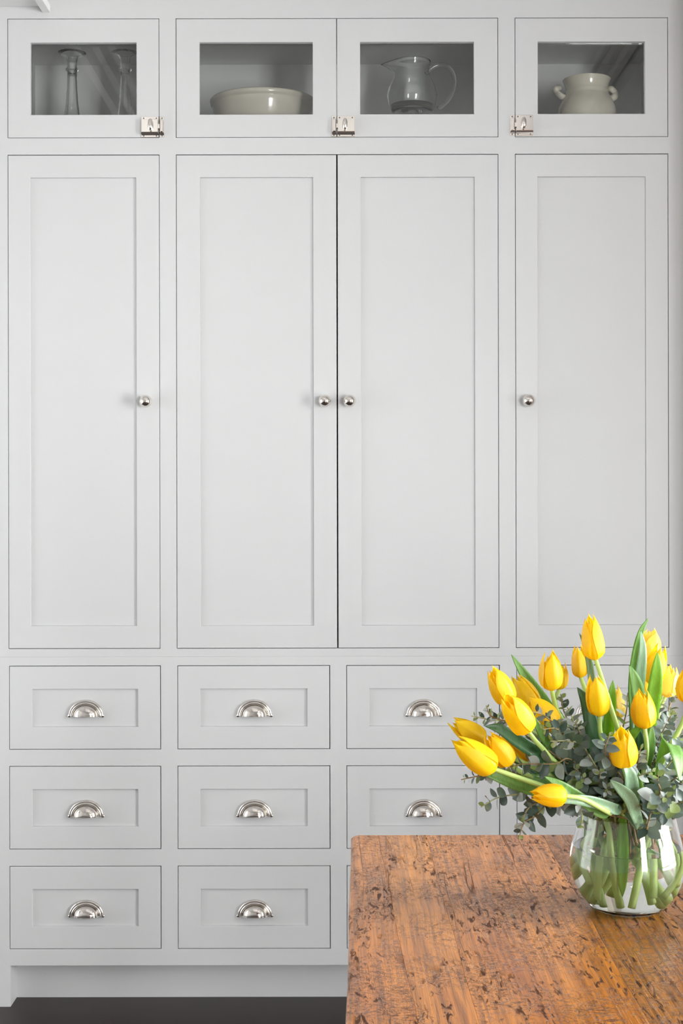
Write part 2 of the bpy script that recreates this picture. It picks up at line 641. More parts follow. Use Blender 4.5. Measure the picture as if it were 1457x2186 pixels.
tall = tag(empty('pantry_cabinet', (0, 0.25, fz(SEAM))),
           'tall pale grey painted pantry cabinet with four long panelled doors under glazed doors', 'cabinet')
base = tag(empty('drawer_cabinet', (0, 0.25, 0)),
           'pale grey painted base cabinet with rows of drawers on nickel cup pulls', 'cabinet')


def hole(px0, px1, py0, py1):
    return (fx(px0), fx(px1), fz(py1), fz(py0))


# upper face frame
holes = [hole(17, 341, *UP), hole(376, 1064, *UP), hole(1099.5, 1426.5, *UP),
         hole(17, 341, *TALL), hole(376, 1064, *TALL), hole(1099.5, 1426.5, *TALL)]
xs = [CABX0, CABX1] + [h[0] for h in holes] + [h[1] for h in holes]
zs = [fz(SEAM) + 0.00005, CABTOP - 0.001] + [h[2] for h in holes] + [h[3] for h in holes]
plate(MB(), xs, zs, holes, 0, TH).build('face_frame', 'paint', tall, bevel=0.0003)
# lower face frame with feet
holes = [hole(a, b, *r) for a, b in DRAW for r in ROWS] + [hole(20, 1424, 2060, 2160)]
xs = [CABX0, CABX1] + [h[0] for h in holes] + [h[1] for h in holes]
zs = [0, fz(SEAM) - 0.00005] + [h[2] for h in holes if h[2] > 0] + [h[3] for h in holes]
plate(MB(), xs, zs, holes, 0, TH).build('face_frame', 'paint', base, bevel=0.0003)

# carcasses
mb = MB()
DEP = 0.37
zsh = fz(303)                               # floor of the glazed cupboards
zce = fz(38.5) + 0.002
for px in (-4, 358, 1082, 1448):
    w = 0.008
    mb.box(fx(px) - w, fx(px) + w, TH, DEP, zsh, zce)
mb.box(CABX0 + 0.001, CABX1 - 0.001, TH, DEP, zce, zce + 0.016)
mb.box(CABX0 + 0.001, CABX1 - 0.001, TH, DEP, zsh - 0.018, zsh)
mb.box(CABX0 + 0.001, CABX1 - 0.001, DEP, DEP + 0.012, zsh - 0.018, zce + 0.016)
mb.build('carcass', 'inside', tall)
mb = MB()
z0 = fz(SEAM) + 0.001
for px in (-4, 358, 1082, 1448):
    mb.box(fx(px) - 0.008, fx(px) + 0.008, TH, 0.5, z0, zsh - 0.019)
mb.box(CABX0 + 0.001, CABX1 - 0.001, 0.5, 0.512, z0, zsh - 0.019)
mb.box(CABX0 + 0.001, CABX1 - 0.001, TH, 0.5, z0, z0 + 0.016)
mb.build('lower_carcass', 'inside', tall)
mb = MB()
for px in (-4, 360, 720, 1082, 1448):
    mb.box(fx(px) - 0.008, fx(px) + 0.008, TH, 0.5, fz(2045), fz(SEAM) - 0.02)
mb.box(CABX0 + 0.001, CABX1 - 0.001, 0.5, 0.512, fz(2045), fz(SEAM) - 0.002)
mb.box(CABX0 + 0.001, CABX1 - 0.001, TH, 0.5, fz(SEAM) - 0.018, fz(SEAM) - 0.002)
mb.box(CABX0 + 0.001, CABX1 - 0.001, TH, 0.5, fz(2061), fz(2045))
mb.build('carcass', 'inside', base)
MB().box(fx(19), fx(1425), 0.062, 0.080, 0, fz(2058)).build('toe_kick', 'paint', base)
for a, b in ((CABX0, fx(20)), (fx(1424), CABX1)):
    MB().box(a, b, TH, 0.5, 0, fz(2058)).build('foot_side', 'paint', base)


def shaker(name, px0, px1, py0, py1, ix0, ix1, iy0, iy1, parent, gl=G, gr=G, gt=G, gb=G, glass=False):
    """door or drawer front: frame with a recessed panel or a pane"""
    x0, x1, z0, z1 = fx(px0) + gl, fx(px1) - gr, fz(py1) + gb, fz(py0) - gt
    h = (fx(ix0), fx(ix1), fz(iy1), fz(iy0))
    f = plate(MB(), [x0, x1, h[0], h[1]], [z0, z1, h[2], h[3]], [h], 0.0003, TH - 0.0005).build(name, 'paint', parent, bevel=0.0008)
    if glass:
        MB().box(h[0] + 0.0002, h[1] - 0.0002, 0.013, 0.0165, h[2] + 0.0002, h[3] - 0.0002).build('glass_pane', 'pane', f)
    else:
        MB().box(h[0] + 0.0002, h[1] - 0.0002, 0.0055, 0.015, h[2] + 0.0002, h[3] - 0.0002).build('door_panel' if 'door' in name else 'drawer_panel', 'paint', f)
    return f


# ---- knob, cup pull and latch prototypes (mesh data shared between copies)
def knob_mesh():
    R = 0.0148
    prof = [(0, 0), (0.0098, 0), (0.0100, 0.0012), (0.0085, 0.0025), (0.0062, 0.0045), (0.0058, 0.0085)]
    cz = 0.0085 + 0.0125
    a0 = math.asin(0.0058 / R)
    for k in range(15):
        a = a0 + (PI - a0) * k / 14
        prof.append((R * math.sin(a), cz - R * math.cos(a)))
    prof[-1] = (0, prof[-1][1])
    me = MB().lathe(prof, axis='Y-', seg=40).mesh('knob', 'nickel', True)
    return me


def pull_mesh():
    """cup pull: arched rim on the wall and a bulging quarter bowl with an open underside"""
    mb = MB()
    W_, H_, Dp = 0.0375, 0.0335, 0.019
    def arch(a, w, h):
        return w * math.cos(a), h * math.sin(a)
    n = 40
    # raised rim: two stepped beads following the arch
    for (w, h, r, y) in ((W_, H_, 0.0040, -0.0035), (W_ - 0.0045, H_ - 0.0045, 0.0034, -0.0066)):
        pts = []
        for k in range(n + 1):
            a = PI * k / n
            x, z = arch(a, w, h)
            pts.append(Vector((x, y, z)))
        mb.tube(pts, r, 8)
    # feet of the rim
    for s in (-1, 1):
        c = Vector((s * (W_ + 0.0018), -0.003, -0.0005))
        mb.lathe([(0, 0), (0.0042, 0), (0.0042, 0.0035), (0.003, 0.005), (0, 0.0055)], c=(c.x, 0, c.z), axis='Y-', seg=14)
    # bowl
    rows = []
    w, h = W_ - 0.0085, H_ - 0.0085
    m = 12
    for j in range(m + 1):
        t = j / m * PI / 2
        rows.append([Vector((arch(PI * k / n, w, h)[0] * math.cos(t) ** 0.8, -0.006 - Dp * math.sin(t) ** 0.9, arch(PI * k / n, w, h)[1] * math.cos(t) ** 0.8))
                     for k in range(n + 1)])
    mb.quad_grid(rows)
    # flat collar between rim and bowl
    mb.quad_grid([[Vector((arch(PI * k / n, W_ - 0.006, H_ - 0.006)[0], -0.006, arch(PI * k / n, W_ - 0.006, H_ - 0.006)[1])) for k in range(n + 1)], rows[0]])
    # thin rolled lip along the open underside
    lip = [Vector((w * math.cos(PI * k / 24), -0.006 - Dp * math.sin(PI * k / 24) ** 0.9, 0)) for k in range(25)]
    mb.tube(lip, 0.0007, 6)
    me = mb.mesh('cup_pull', 'nickel', True)
    me.set_sharp_from_angle(angle=math.radians(50))
    return me


KNOB, PULL = knob_mesh(), pull_mesh()


def put(me, name, loc, parent, label=None):
    o = bpy.data.objects.new(name, me)
    COL.objects.link(o)
    o.parent = parent
    o.matrix_parent_inverse = parent_world(parent).inverted()
    o.location = loc
    if label:
        o['label'] = label
    return o


def latch(x_gap, py, door, strike_parent, side):
    """turn latch: plate on the door, strike plate across the gap. side=+1: plate left of the gap"""
    zc = fz(py)
    s = side
    def bx(x0, x1, y0, y1, z0, z1):
        a, b = sorted((x_gap - s * x0, x_gap - s * x1))
        return (a, b, y0, y1, z0, z1)
    k = 0.0011
    zt, zb = zc + 22 * k, zc - 22 * k
    MB().box(*bx(1.2 * k, 38.5 * k, -0.002, 0.0004, zb, zt)).build('latch_plate', 'nickel', door, bevel=0.0005)
    MB().box(*bx(2.2 * k, 37.5 * k, -0.0100, -0.002, zc - 13 * k, zc + 15 * k)).build('latch_body', 'nickel', door, bevel=0.0007)
    MB().box(*bx(1.5 * k, 38.0 * k, -0.0092, -0.002, zc - 16.5 * k, zc - 13.2 * k)).build('latch_painted_shadow', 'nickel_dark_and_shadow', door)  # dark strip stands in for the shadow under the latch body
    # oval turn piece
    c = Vector((x_gap - s * 17.5 * k, -0.012, zc + 2 * k))
    mb = MB()
    rows = []
    for i in range(11):
        a = -PI / 2 + PI * i / 10
        rows.append([Vector((c.x + 0.0062 * math.cos(a) * math.cos(2 * PI * j / 16), c.y - 0.003 - 0.0065 * math.cos(a) * math.sin(2 * PI * j / 16),
                             c.z + 0.0145 * math.sin(a))) for j in range(16)])
    mb.quad_grid(rows, True)
    mb.lathe([(0, 0), (0.004, 0), (0.0035, 0.004), (0, 0.0045)], c=(c.x, -0.0095, c.z - 0.002), axis='Y-', seg=12)
    mb.build('latch_knob', 'nickel', door, smooth=True)
    # bolt and strike
    MB().box(*bx(-1.4 * k, 2.6 * k, -0.0085, -0.004, zc - 5 * k, zc + 5 * k)).build('latch_bolt', 'nickel', door, bevel=0.0006)
    MB().box(*bx(-10.5 * k, -1.2 * k, -0.002, 0.0004, zb, zt)).build('strike_plate', 'nickel', strike_parent, bevel=0.0005)
    MB().box(*bx(-9.0 * k, -1.6 * k, -0.0098, -0.002, zc - 13 * k, zc + 15 * k)).build('strike_box', 'nickel', strike_parent, bevel=0.0022)
    MB().box(*bx(-10.0 * k, -1.6 * k, -0.0090, -0.002, zc - 16.5 * k, zc - 13.2 * k)).build('strike_painted_shadow', 'nickel_dark_and_shadow', strike_parent)  # same painted shadow carried on below the strike box
    for ox in (6, 33):
        for dz in (18.4, -19.2):
            MB().lathe([(0, 0), (0.0016, 0), (0.0014, 0.0005), (0, 0.0007)], c=(x_gap - s * ox * k, -0.002, zc + dz * k), axis='Y-', seg=10).build('screw', 'nickel_dark_and_shadow', door, smooth=True)
    for dz in (18.4, -19.2):
        MB().lathe([(0, 0), (0.0016, 0), (0.0014, 0.0005), (0, 0.0007)], c=(x_gap + s * 6 * k, -0.002, zc + dz * k), axis='Y-', seg=10).build('screw', 'nickel_dark_and_shadow', strike_parent, smooth=True)


GW = [(65.5, 292.5), (426.5, 668.5), (769.5, 1012.5), (1148.5, 1377.5)]   # glazing
PW = [(65, 291), (427.5, 668.5), (770.5, 1013), (1147.5, 1378)]           # tall panels
gdoors, tdoors = [], []
for i, (a, b) in enumerate(COLS):
    gl = 0.0009 if i == 2 else G
    gr = 0.0009 if i == 1 else G
    gdoors.append(shaker('glazed_door', a, b, *UP, *GW[i], 89.5, 244, tall, gl, gr, G, G, glass=True))
    gl = 0.0016 if i == 2 else G
    gr = 0.0016 if i == 1 else G
    gt = 0.0018
    tdoors.append(shaker('cupboard_door', a, b, *TALL, *PW[i], 378, 1335, tall, gl, gr, gt, G))
for i, px in enumerate((313, 693, 745.5, 1125.5)):
    put(KNOB, 'knob', (fx(px), 0.0003, fz(857)), tdoors[i], 'round polished nickel knob')
latch(fx(341), 270.5, gdoors[0], tall, 1)
latch(fx(719.5), 270, gdoors[2], gdoors[1], -1)
latch(fx(1099.5), 268.5, gdoors[3], tall, -1)

for i, (a, b) in enumerate(DRAW):
    for (r0, r1) in ROWS:
        d = shaker('drawer', a, b, r0, r1, a + 49, b - 49, r0 + 50, r1 - 48.5, base, G, G * 1.5, 0.0016, G)
        put(PULL, 'cup_pull', (fx((a + b) / 2 + 1.5), 0.0055, fz(r0 + 107)), d, 'polished nickel cup pull')

# ------------------------------------------------------------------ things in the glazed cupboards
def lathe_thing(name, prof, px, d, mat, seg=48):
    dist = D0 + d
    x = (px - CX) * dist / F
    mb = MB().lathe(prof, c=(0, 0, 0), seg=seg)
    return mb, Vector((x, d, zsh + 0.0004))


def zat(py, d):
    return CAMZ + (CY - py) * (D0 + d) / F - zsh


for px, lab in ((155, 'clear glass decanter with flared lip, farther from the latch of its cupboard'),
                (268, 'clear glass decanter with flared lip, half behind the door frame by the latch')):
    d = 0.14 if px < 200 else 0.155
    k = (D0 + d) / F
    zl = zat(113, d)
    outer = [(0, 0), (0.040, 0), (0.047, 0.006), (0.050, 0.03), (0.046, 0.065), (0.030, 0.095), (16.5 * k, zat(246, d)),
             (13.5 * k, zat(222, d)), (11 * k, zat(190, d)), (10.2 * k, zat(165, d)), (10.0 * k, zat(153, d)),
             (13.5 * k, zat(150, d)), (13.8 * k, zat(147, d)), (10.5 * k, zat(143.5, d)), (10.8 * k, zat(134, d)),
             (11.8 * k, zat(125, d)), (14 * k, zat(119, d)), (20 * k, zat(115.5, d)), (29.5 * k, zat(113.5, d)), (29.8 * k, zat(112.5, d))]
    inner = [(20 * k, zat(114, d)), (12 * k, zat(118, d)), (9.6 * k, zat(125, d)), (8.6 * k, zat(132, d)), (8 * k, zat(150, d)), (8 * k, zat(165, d)),
             (9 * k, zat(190, d)), (11.2 * k, zat(222, d)), (14 * k, zat(246, d)), (0.027, 0.093), (0.043, 0.064), (0.046, 0.03), (0.040, 0.01), (0, 0.008)]
    mb, loc = lathe_thing('glass_decanter', outer + inner, px, d, 'glass')
    o = mb.build('glass_decanter', 'glass', None, smooth=True)
    o.location = loc
    tag(o, lab, 'decanter', 'decanters in the glazed cupboard')

# serving bowl
d = 0.18
k = (D0 + d) / F
R = 114 * k
zr = zat(217, d)
prof = [(0, 0), (0.045, 0), (0.047, 0.004), (0.050, 0.008), (0.075, 0.02), (0.098, 0.048), (0.112, 0.080), (R - 0.010, zr - 0.030), (R - 0.006, zr - 0.016),
        (R - 0.0065, zr - 0.0145), (R - 0.003, zr - 0.0125), (R, zr - 0.003), (R - 0.002, zr), (R - 0.006, zr - 0.002), (R - 0.012, zr - 0.02), (0.108, 0.08), (0.092, 0.05), (0.07, 0.026), (0.04, 0.013), (0, 0.012)]
mb, loc = lathe_thing('bowl', prof, 563, d, 'cream', 64)
o = mb.build('serving_bowl', 'cream', None, smooth=True)
o.location = loc
tag(o, 'large cream glazed serving bowl with a banded rim in the middle glazed cupboard', 'bowl')

# glass pitcher
d = 0.17
k = (D0 + d) / F
axpx = 880
root = tag(empty('glass_pitcher', ((axpx - CX) * k, d, zsh + 0.0004)), 'clear glass pitcher with looped handle and pouring lip', 'pitcher')
ctrl = [(0.0, 0.0), (0.036, 0.0), (0.037, 0.003), (0.018, 0.012), (0.010, 0.03), (0.010, zat(255, d)), (30 * k, zat(246, d)), (43 * k, zat(240, d)), (50 * k, zat(225, d)),
        (54 * k, zat(205, d)), (49 * k, zat(185, d)), (39 * k, zat(165, d)), (36 * k, zat(152, d)), (38.5 * k, zat(139, d)), (40.5 * k, zat(134, d)), (40.5 * k, zat(133, d)),
        (39 * k, zat(133.5, d)), (36.5 * k, zat(140, d)), (34 * k, zat(152, d)), (37 * k, zat(165, d)), (47 * k, zat(185, d)), (52 * k, zat(205, d)), (48 * k, zat(225, d)), (41 * k, zat(237, d)), (0, zat(237, d))]
mb = MB().lathe(ctrl, seg=56)
z_lo = zat(160, d)
for i, (x, y, z) in enumerate(mb.v):          # pull the rim into a spout on the left
    if z > z_lo:
        a = math.atan2(y, -x)
        wgt = math.exp(-(a / 0.42) ** 2) * ((z - z_lo) / (zat(133, d) - z_lo)) ** 1.5
        mb.v[i] = (x - 26 * k * wgt, y, z - 6 * k * wgt)
o = mb.build('body', 'glass', root, smooth=True)
o.location = root.location
o.matrix_parent_inverse = Matrix.Translation(root.location).inverted()
hp = [U(909, 158, D0 + d), U(920, 146, D0 + d), U(940, 138, D0 + d), U(958, 146, D0 + d), U(968, 166, D0 + d), U(966, 192, D0 + d), U(954, 215, D0 + d), U(934, 232, D0 + d)]
MB().tube(spline(hp, 6), 0.0055, 10).build('handle', 'glass', root, smooth=True)
mb = MB().lathe([(0, zat(236.6, d)), (40 * k, zat(236.6, d)), (46 * k, zat(226.5, d)), (0, zat(226.5, d))], seg=40)
o = mb.build('thick_bottom', 'smoke_glass', root)
o.location = root.location
o.matrix_parent_inverse = Matrix.Translation(root.location).inverted()

# cream crock
d = 0.16
k = (D0 + d) / F
root = tag(empty('lidded_crock', ((1253 - CX) * k, d, zsh + 0.0004)), 'cream stoneware crock with lid and two lug handles', 'crock')
prof = [(0, 0), (0.048, 0), (0.055, 0.006), (0.066, 0.03), (61 * k + 0.0015, zat(252, d)), (61 * k, zat(234, d)), (55 * k, zat(219, d)), (48 * k, zat(208, d)), (45.5 * k, zat(203, d)), (47 * k, zat(199.5, d)),
        (45 * k, zat(196, d)), (45 * k, zat(190, d)), (47.5 * k, zat(181, d)), (50.5 * k, zat(174, d)), (51 * k, zat(172.5, d)), (49 * k, zat(171.5, d)), (45 * k, zat(176, d)), (40 * k, zat(192, d)),
        (40 * k, zat(201, d)), (50 * k, zat(220, d)), (55 * k, zat(238, d)), (0.06, 0.03), (0.04, 0.01), (0, 0.009)]
o = MB().lathe(prof, seg=56).build('body', 'cream', root, smooth=True)
o.location = root.location
o.matrix_parent_inverse = Matrix.Translation(root.location).inverted()
prof = [(0, zat(178, d)), (40 * k, zat(181, d)), (45 * k, zat(177, d)), (40 * k, zat(175, d)), (20 * k, zat(171, d)), (9 * k, zat(169, d)), (8 * k, zat(166, d)), (11 * k, zat(162, d)), (9 * k, zat(159, d)), (0, zat(158, d))]
o = MB().lathe(prof, seg=40).build('lid', 'cream', root, smooth=True)
o.location = root.location
o.matrix_parent_inverse = Matrix.Translation(root.location).inverted()
for s, pts in ((-1, ((1208, 208), (1197, 206), (1187, 197), (1186, 190), (1194, 187))), (1, ((1301, 211), (1310, 208), (1312, 199), (1304, 190), (1298, 189)))):
    p3 = [U(px, py, D0 + d - 0.01 * (i % 2)) for i, (px, py) in enumerate(pts)]
    MB().tube(spline(p3, 5), [0.0068 - 0.002 * abs(i / 20 - 0.4) for i in range(21)], 10, flat=1.3).build('lug_handle', 'cream', root, smooth=True)

# ------------------------------------------------------------------ table
TZ = 0.76
TDIST0 = F * (CAMZ - TZ) / (1782 - CY)         # back edge
TY0 = TDIST0 - D0
TLEN = 1.62
TY1 = TY0 - TLEN
XA = U(750, 1790, TDIST0).x                    # left edge, far end
SLOPE = -0.0165                                # left edge drifts to the left towards the viewer
table = tag(empty('dining_table', (XA + 0.45, (TY0 + TY1) / 2, 0)), 'old rustic oak table with a worn and pitted waxed plank top', 'table')
JOINT = [0.0, 0.036, 0.098, 0.250, 0.43, 0.59, 0.76, 0.92]      # plank joints at the far end
JSL = [SLOPE, 0.022, 0.010, 0.001, 0.004, 0.002, 0.0, 0.0]
TT = 0.042


def plank(i):
    x0, x1 = XA + JOINT[i], XA + JOINT[i + 1]
    s0, s1 = JSL[i], JSL[i + 1]
    g0 = 0.0 if i == 0 else 0.0
    g1 = 0.0 if i == len(JOINT) - 2 else 0.0
    out = []
    n = 24
    rnd = random.Random(70 + i)
    def wob(seed):
        r = random.Random(seed)
        a, b, c = r.uniform(0, 6), r.uniform(0, 6), r.uniform(0, 6)
        return lambda y: 0.0012 * math.sin(y * 5 + a) + 0.0007 * math.sin(y * 17 + b) + 0.0004 * math.sin(y * 41 + c)
    wl, wr = wob(500 + i), wob(501 + i)
    L_, R_ = [], []
    cr = 0.012 if i == 0 else 0.0
    ys = [0, 0.003, 0.007, 0.012] + [0.012 + (TLEN - 0.012) * (k + 1) / n for k in range(n)]
    for y in ys:
        xl = x0 + s0 * y + g0 + wl(y) * (1 if i else 0.6)
        if i == 0 and y < cr:
            xl += cr - math.sqrt(cr * cr - (cr - y) ** 2)
        xr = x1 + s1 * y - g1 + wr(y)
        L_.append((xl, TY0 - y))
        R_.append((xr, TY0 - y))
    ring = L_ + R_[::-1]
    mb = MB()
    dz = rnd.uniform(-0.0003, 0.0)
    o = len(mb.v)
    m = len(ys)
    for zz in (TZ + dz, TZ - TT):
        mb.v += [(x, y, zz) for x, y in L_] + [(x, y, zz) for x, y in R_]
    for k in range(m - 1):
        mb.f.append((k, k + 1, m + k + 1, m + k))
        mb.f.append((2 * m + k, 3 * m + k, 3 * m + k + 1, 2 * m + k + 1))
        mb.f.append((k, 2 * m + k, 2 * m + k + 1, k + 1))
        mb.f.append((m + k, m + k + 1, 3 * m + k + 1, 3 * m + k))
    mb.f.append((0, m, 3 * m, 2 * m))
    mb.f.append((m - 1, 3 * m - 1, 4 * m - 1, 2 * m - 1))
    ob = mb.build('plank', 'table', table)
    ob.color = ((1, 1, 1, 1), (0.98, 1, 1, 1), (0.96, 0.95, 0.95, 1), (0.60, 0.58, 0.42, 1), (0.75, 0.72, 0.65, 1))[min(i, 4)]
    md = ob.modifiers.new('edge', 'BEVEL')
    md.width = 0.005
    md.segments = 3
    md.limit_method = 'WEIGHT'
    at = ob.data.attributes.new('bevel_weight_edge', 'FLOAT', 'EDGE')
    for e in ob.data.edges:
        a, b = (ob.data.vertices[q].co for q in e.vertices)
        ka, kb = (q % (2 * m) for q in e.vertices)
        top = a.z > TZ - 0.01 and b.z > TZ - 0.01
        if top and ka < m and kb < m:
            at.data[e.index].value = 1.0 if i == 0 else 0.09
        elif top and ka >= m and kb >= m:
            at.data[e.index].value = 1.0 if i == len(JOINT) - 2 else 0.09
        elif top and {ka, kb} == {0, m}:
            at.data[e.index].value = 0.5
    return ob


for i in range(len(JOINT) - 1):
    plank(i)
XB = XA + JOINT[-1]
for (lx, ly) in ((XA + 0.10, TY0 - 0.13), (XB - 0.10, TY0 - 0.13), (XA + 0.10, TY1 + 0.13), (XB - 0.10, TY1 + 0.13)):
    MB().box(lx - 0.04, lx + 0.04, ly - 0.04, ly + 0.04, 0, TZ - TT).build('leg', 'table', table, bevel=0.006)
for a in ((XA + 0.14, XB - 0.14, TY0 - 0.145, TY0 - 0.115), (XA + 0.14, XB - 0.14, TY1 + 0.115, TY1 + 0.145),
          (XA + 0.085, XA + 0.115, TY1 + 0.17, TY0 - 0.17), (XB - 0.115, XB - 0.085, TY1 + 0.17, TY0 - 0.17)):
    MB().box(*a, TZ - TT - 0.10, TZ - TT).build('apron', 'table', table, bevel=0.003)

# ------------------------------------------------------------------ vase with water
VD = 1.53
VX, VY = (1336 - CX) * VD / F, VD - D0
VZ = TZ + 0.0003
outer = [(0, 0.0), (0.033, 0), (0.0385, 0.002), (0.0455, 0.0085), (0.0535, 0.0195), (0.0595, 0.033), (0.0622, 0.047), (0.0612, 0.060), (0.0585, 0.073),
         (0.0552, 0.086), (0.0528, 0.096), (0.0515, 0.1025), (0.0510, 0.1040)]
inner = [(0.0495, 0.1040), (0.0490, 0.1025), (0.0502, 0.096), (0.0527, 0.086), (0.0560, 0.073), (0.0588, 0.060), (0.0598, 0.047), (0.0571, 0.0335), (0.0510, 0.0215), (0.0432, 0.0115), (0.034, 0.0062), (0, 0.0055)]


def smooth_prof(p):
    v = spline([Vector((a, b, 0)) for a, b in p], 4)
    return [(max(0, q.x), q.y) for q in v]


vase = tag(empty('glass_vase', (VX, VY, VZ)), 'round clear glass vase half filled with water on the wooden table', 'vase')
po, pi_ = smooth_prof(outer[1:]), smooth_prof(inner[:-1])
MB().lathe([(0, 0)] + po + pi_ + [(0, 0.0055)], c=(VX, VY, VZ), seg=72).build('bowl', 'glass', vase, smooth=True)
WL = 0.068
wp = [(0, 0.0053), (0.034, 0.0060)] + [(r + 0.0003, h) for r, h in pi_[::-1] if 0.0062 < h < WL - 0.001] + [(0.0573, WL), (0.0565, WL - 0.0006), (0, WL - 0.0006)]
MB().lathe(wp, c=(VX, VY, VZ), seg=72).build('water', 'water', vase, smooth=True, auto=40)

VC = Vector((VX, VY, VZ))


def r_in(h):
    for (r0, h0), (r1, h1) in zip(inner[::-1][:-1], inner[::-1][1:]):
        if h0 <= h <= h1:
            return r0 + (r1 - r0) * (h - h0) / max(1e-6, h1 - h0)
    return 0.048


# ------------------------------------------------------------------ tulips
def petal_mesh(name, mat, open_, inner_):
    """one petal of a unit bloom (length 1 along z, widest radius 0.5) facing +x"""
    mb = MB()
    nv, nu = 14, 8
    rows = []
    for i in range(nv + 1):
        v = i / nv
        # bloom silhouette
        r = 0.5 * (math.sin(PI * min(1.0, 0.13 + 0.81 * v ** 0.80)) ** 0.62)
        r = r * (1 - open_) + open_ * 0.5 * (0.45 + 0.55 * math.sin(PI * min(1, v * 0.95 + 0.1)))
        if v < 0.12:
            r *= 0.35 + 0.65 * (v / 0.12) ** 0.6
        r *= 0.88 if inner_ else 1.0
        # angular half width
        w = 1.02 * (math.sin(PI * min(1, 0.16 + v * 0.5)) ** 0.6)
        if v > 0.6:
            q = (v - 0.6) / 0.4
            w *= max(0.0, 1 - q ** 1.8) ** 0.62
        if v > 0.5 and not inner_:
            r += 0.02 * (v - 0.5)
        zt = v * (0.95 if inner_ else 1.0)
        row = []
        for j in range(nu + 1):
            u = -1 + 2 * j / nu
            a = u * w
            rr = r * (1 + 0.035 * (1 - u * u) * (1 if not inner_ else 0.4)) + 0.018 * math.exp(-(u / 0.16) ** 2) * math.sin(PI * v)
            rr += (0.035 if not inner_ else 0.0) * u ** 4 * math.sin(PI * v)
            rr -= 0.03 * (1 - abs(abs(u) - 0.5) * 2) * math.sin(PI * v)
            tip = 0.03 * max(0, v - 0.88) / 0.12 * (1 - abs(u))
            row.append((rr * math.cos(a), rr * math.sin(a), zt + tip - 0.05 * v * u * u))
        rows.append(row)
    mb.quad_grid(rows)
    me = mb.mesh(name, mat, True)
    return me


PET = {}
for mat in ('petal', 'petal_deep', 'petal_pale'):
    for op in (0.0, 0.35, 0.7):
        for inn in (0, 1):
            PET[(mat, op, inn)] = petal_mesh('petal', mat, op, inn)



class Space:
    """what already stands in the bouquet, to grow the next stem, leaf or twig clear of it"""
    C = 0.012

    def __init__(self):
        self.items, self.grid = [], {}

    def add(self, v, f, owner):
        n = len(self.items)
        self.items.append((BVHTree.FromPolygons(v, f), owner))
        cells = set()
        for p in v:
            for dx in (-0.004, 0.004):
                for dy in (-0.004, 0.004):
                    for dz in (-0.004, 0.004):
                        cells.add((int((p[0] + dx + 9) / self.C), int((p[1] + dy + 9) / self.C), int((p[2] + dz + 9) / self.C)))
        for c in cells:
            self.grid.setdefault(c, []).append(n)

    def hits(self, v, f, owner, limit=10 ** 9):
        ids = set()
        for p in v:
            ids.update(self.grid.get((int((p[0] + 9) / self.C), int((p[1] + 9) / self.C), int((p[2] + 9) / self.C)), ()))
        if not ids:
            return 0
        t, tot = BVHTree.FromPolygons(v, f), 0
        for n in ids:
            b, o = self.items[n]
            if o == owner:
                continue
            tot += len(t.overlap(b)) * (20 if o == 'vase' else 1)
            if tot >= limit:
                break
        return tot


SPACE = Space()


def tube_faces(sp, rad, seg):
    m = MB().tube(sp, rad, seg)
    return m.v, m.f


def frame_from_axis(ax, spin):
    z = ax.normalized()
    x = Vector((0, -1, 0)) - z * Vector((0, -1, 0)).dot(z)
    x.normalize()
    y = z.cross(x)
    m = Matrix((x, y, z)).transposed()
    return m @ Matrix.Rotation(spin, 3, 'Z')


def blade_rows(pts, width, face=None, fold=0.22, prof_peak=0.42, twist=0.0, base_w=0.3):
    """lance shaped leaf along a spine, base first; width in metres (full); rows of points and their normals"""
    sp = spline(pts, 7)
    n = len(sp)
    rows, nrm = [], []
    face = (face or Vector((0, -1, 0.15))).normalized()
    for i in range(n):
        t = (sp[min(i + 1, n - 1)] - sp[max(i - 1, 0)]).normalized()
        s = i / (n - 1)
        f = face - t * face.dot(t)
        if f.length < 0.05:
            f = t.orthogonal()
        f.normalize()
        f = Quaternion(t, twist * (s - 0.4)) @ f
        side = t.cross(f)
        if s < prof_peak:
            w = base_w + (1 - base_w) * math.sin(PI / 2 * s / prof_peak)
        else:
            q = (s - prof_peak) / (1 - prof_peak)
            w = (1 - q ** 2.0) ** 0.85
        w = max(w, 0.012) * width / 2
        rows.append([sp[i] + side * (u * w) + f * (fold * w * (abs(u) ** 1.5) + 0.05 * w * math.sin(9 * s + 2 * u))
                     for u in (-1, -0.55, 0, 0.55, 1)])
        nrm.append(f)
    return rows, nrm


def blade_shell(rows, nrm, h=0.0005):
    m = MB()
    m.quad_grid([[p + f * h for p in r] for r, f in zip(rows, nrm)])
    m.quad_grid([[p - f * h for p in r] for r, f in zip(rows, nrm)])
    return m.v, m.f


def blade(name, mat, rows, parent):
    o = MB().quad_grid(rows).build(name, mat, parent, smooth=True)
    md = o.modifiers.new('thickness', 'SOLIDIFY')
    md.thickness = 0.0007
    md.offset = 0
    return o


def disc_point(rnd, rmax, h):
    a, r = rnd.uniform(0, 2 * PI), rmax * math.sqrt(rnd.random())
    return VC + Vector((r * math.cos(a), r * math.sin(a), h))


vm = bpy.data.objects['bowl'].data
SPACE.add([v.co.copy() for v in vm.vertices], [tuple(p.vertices) for p in vm.polygons], 'vase')

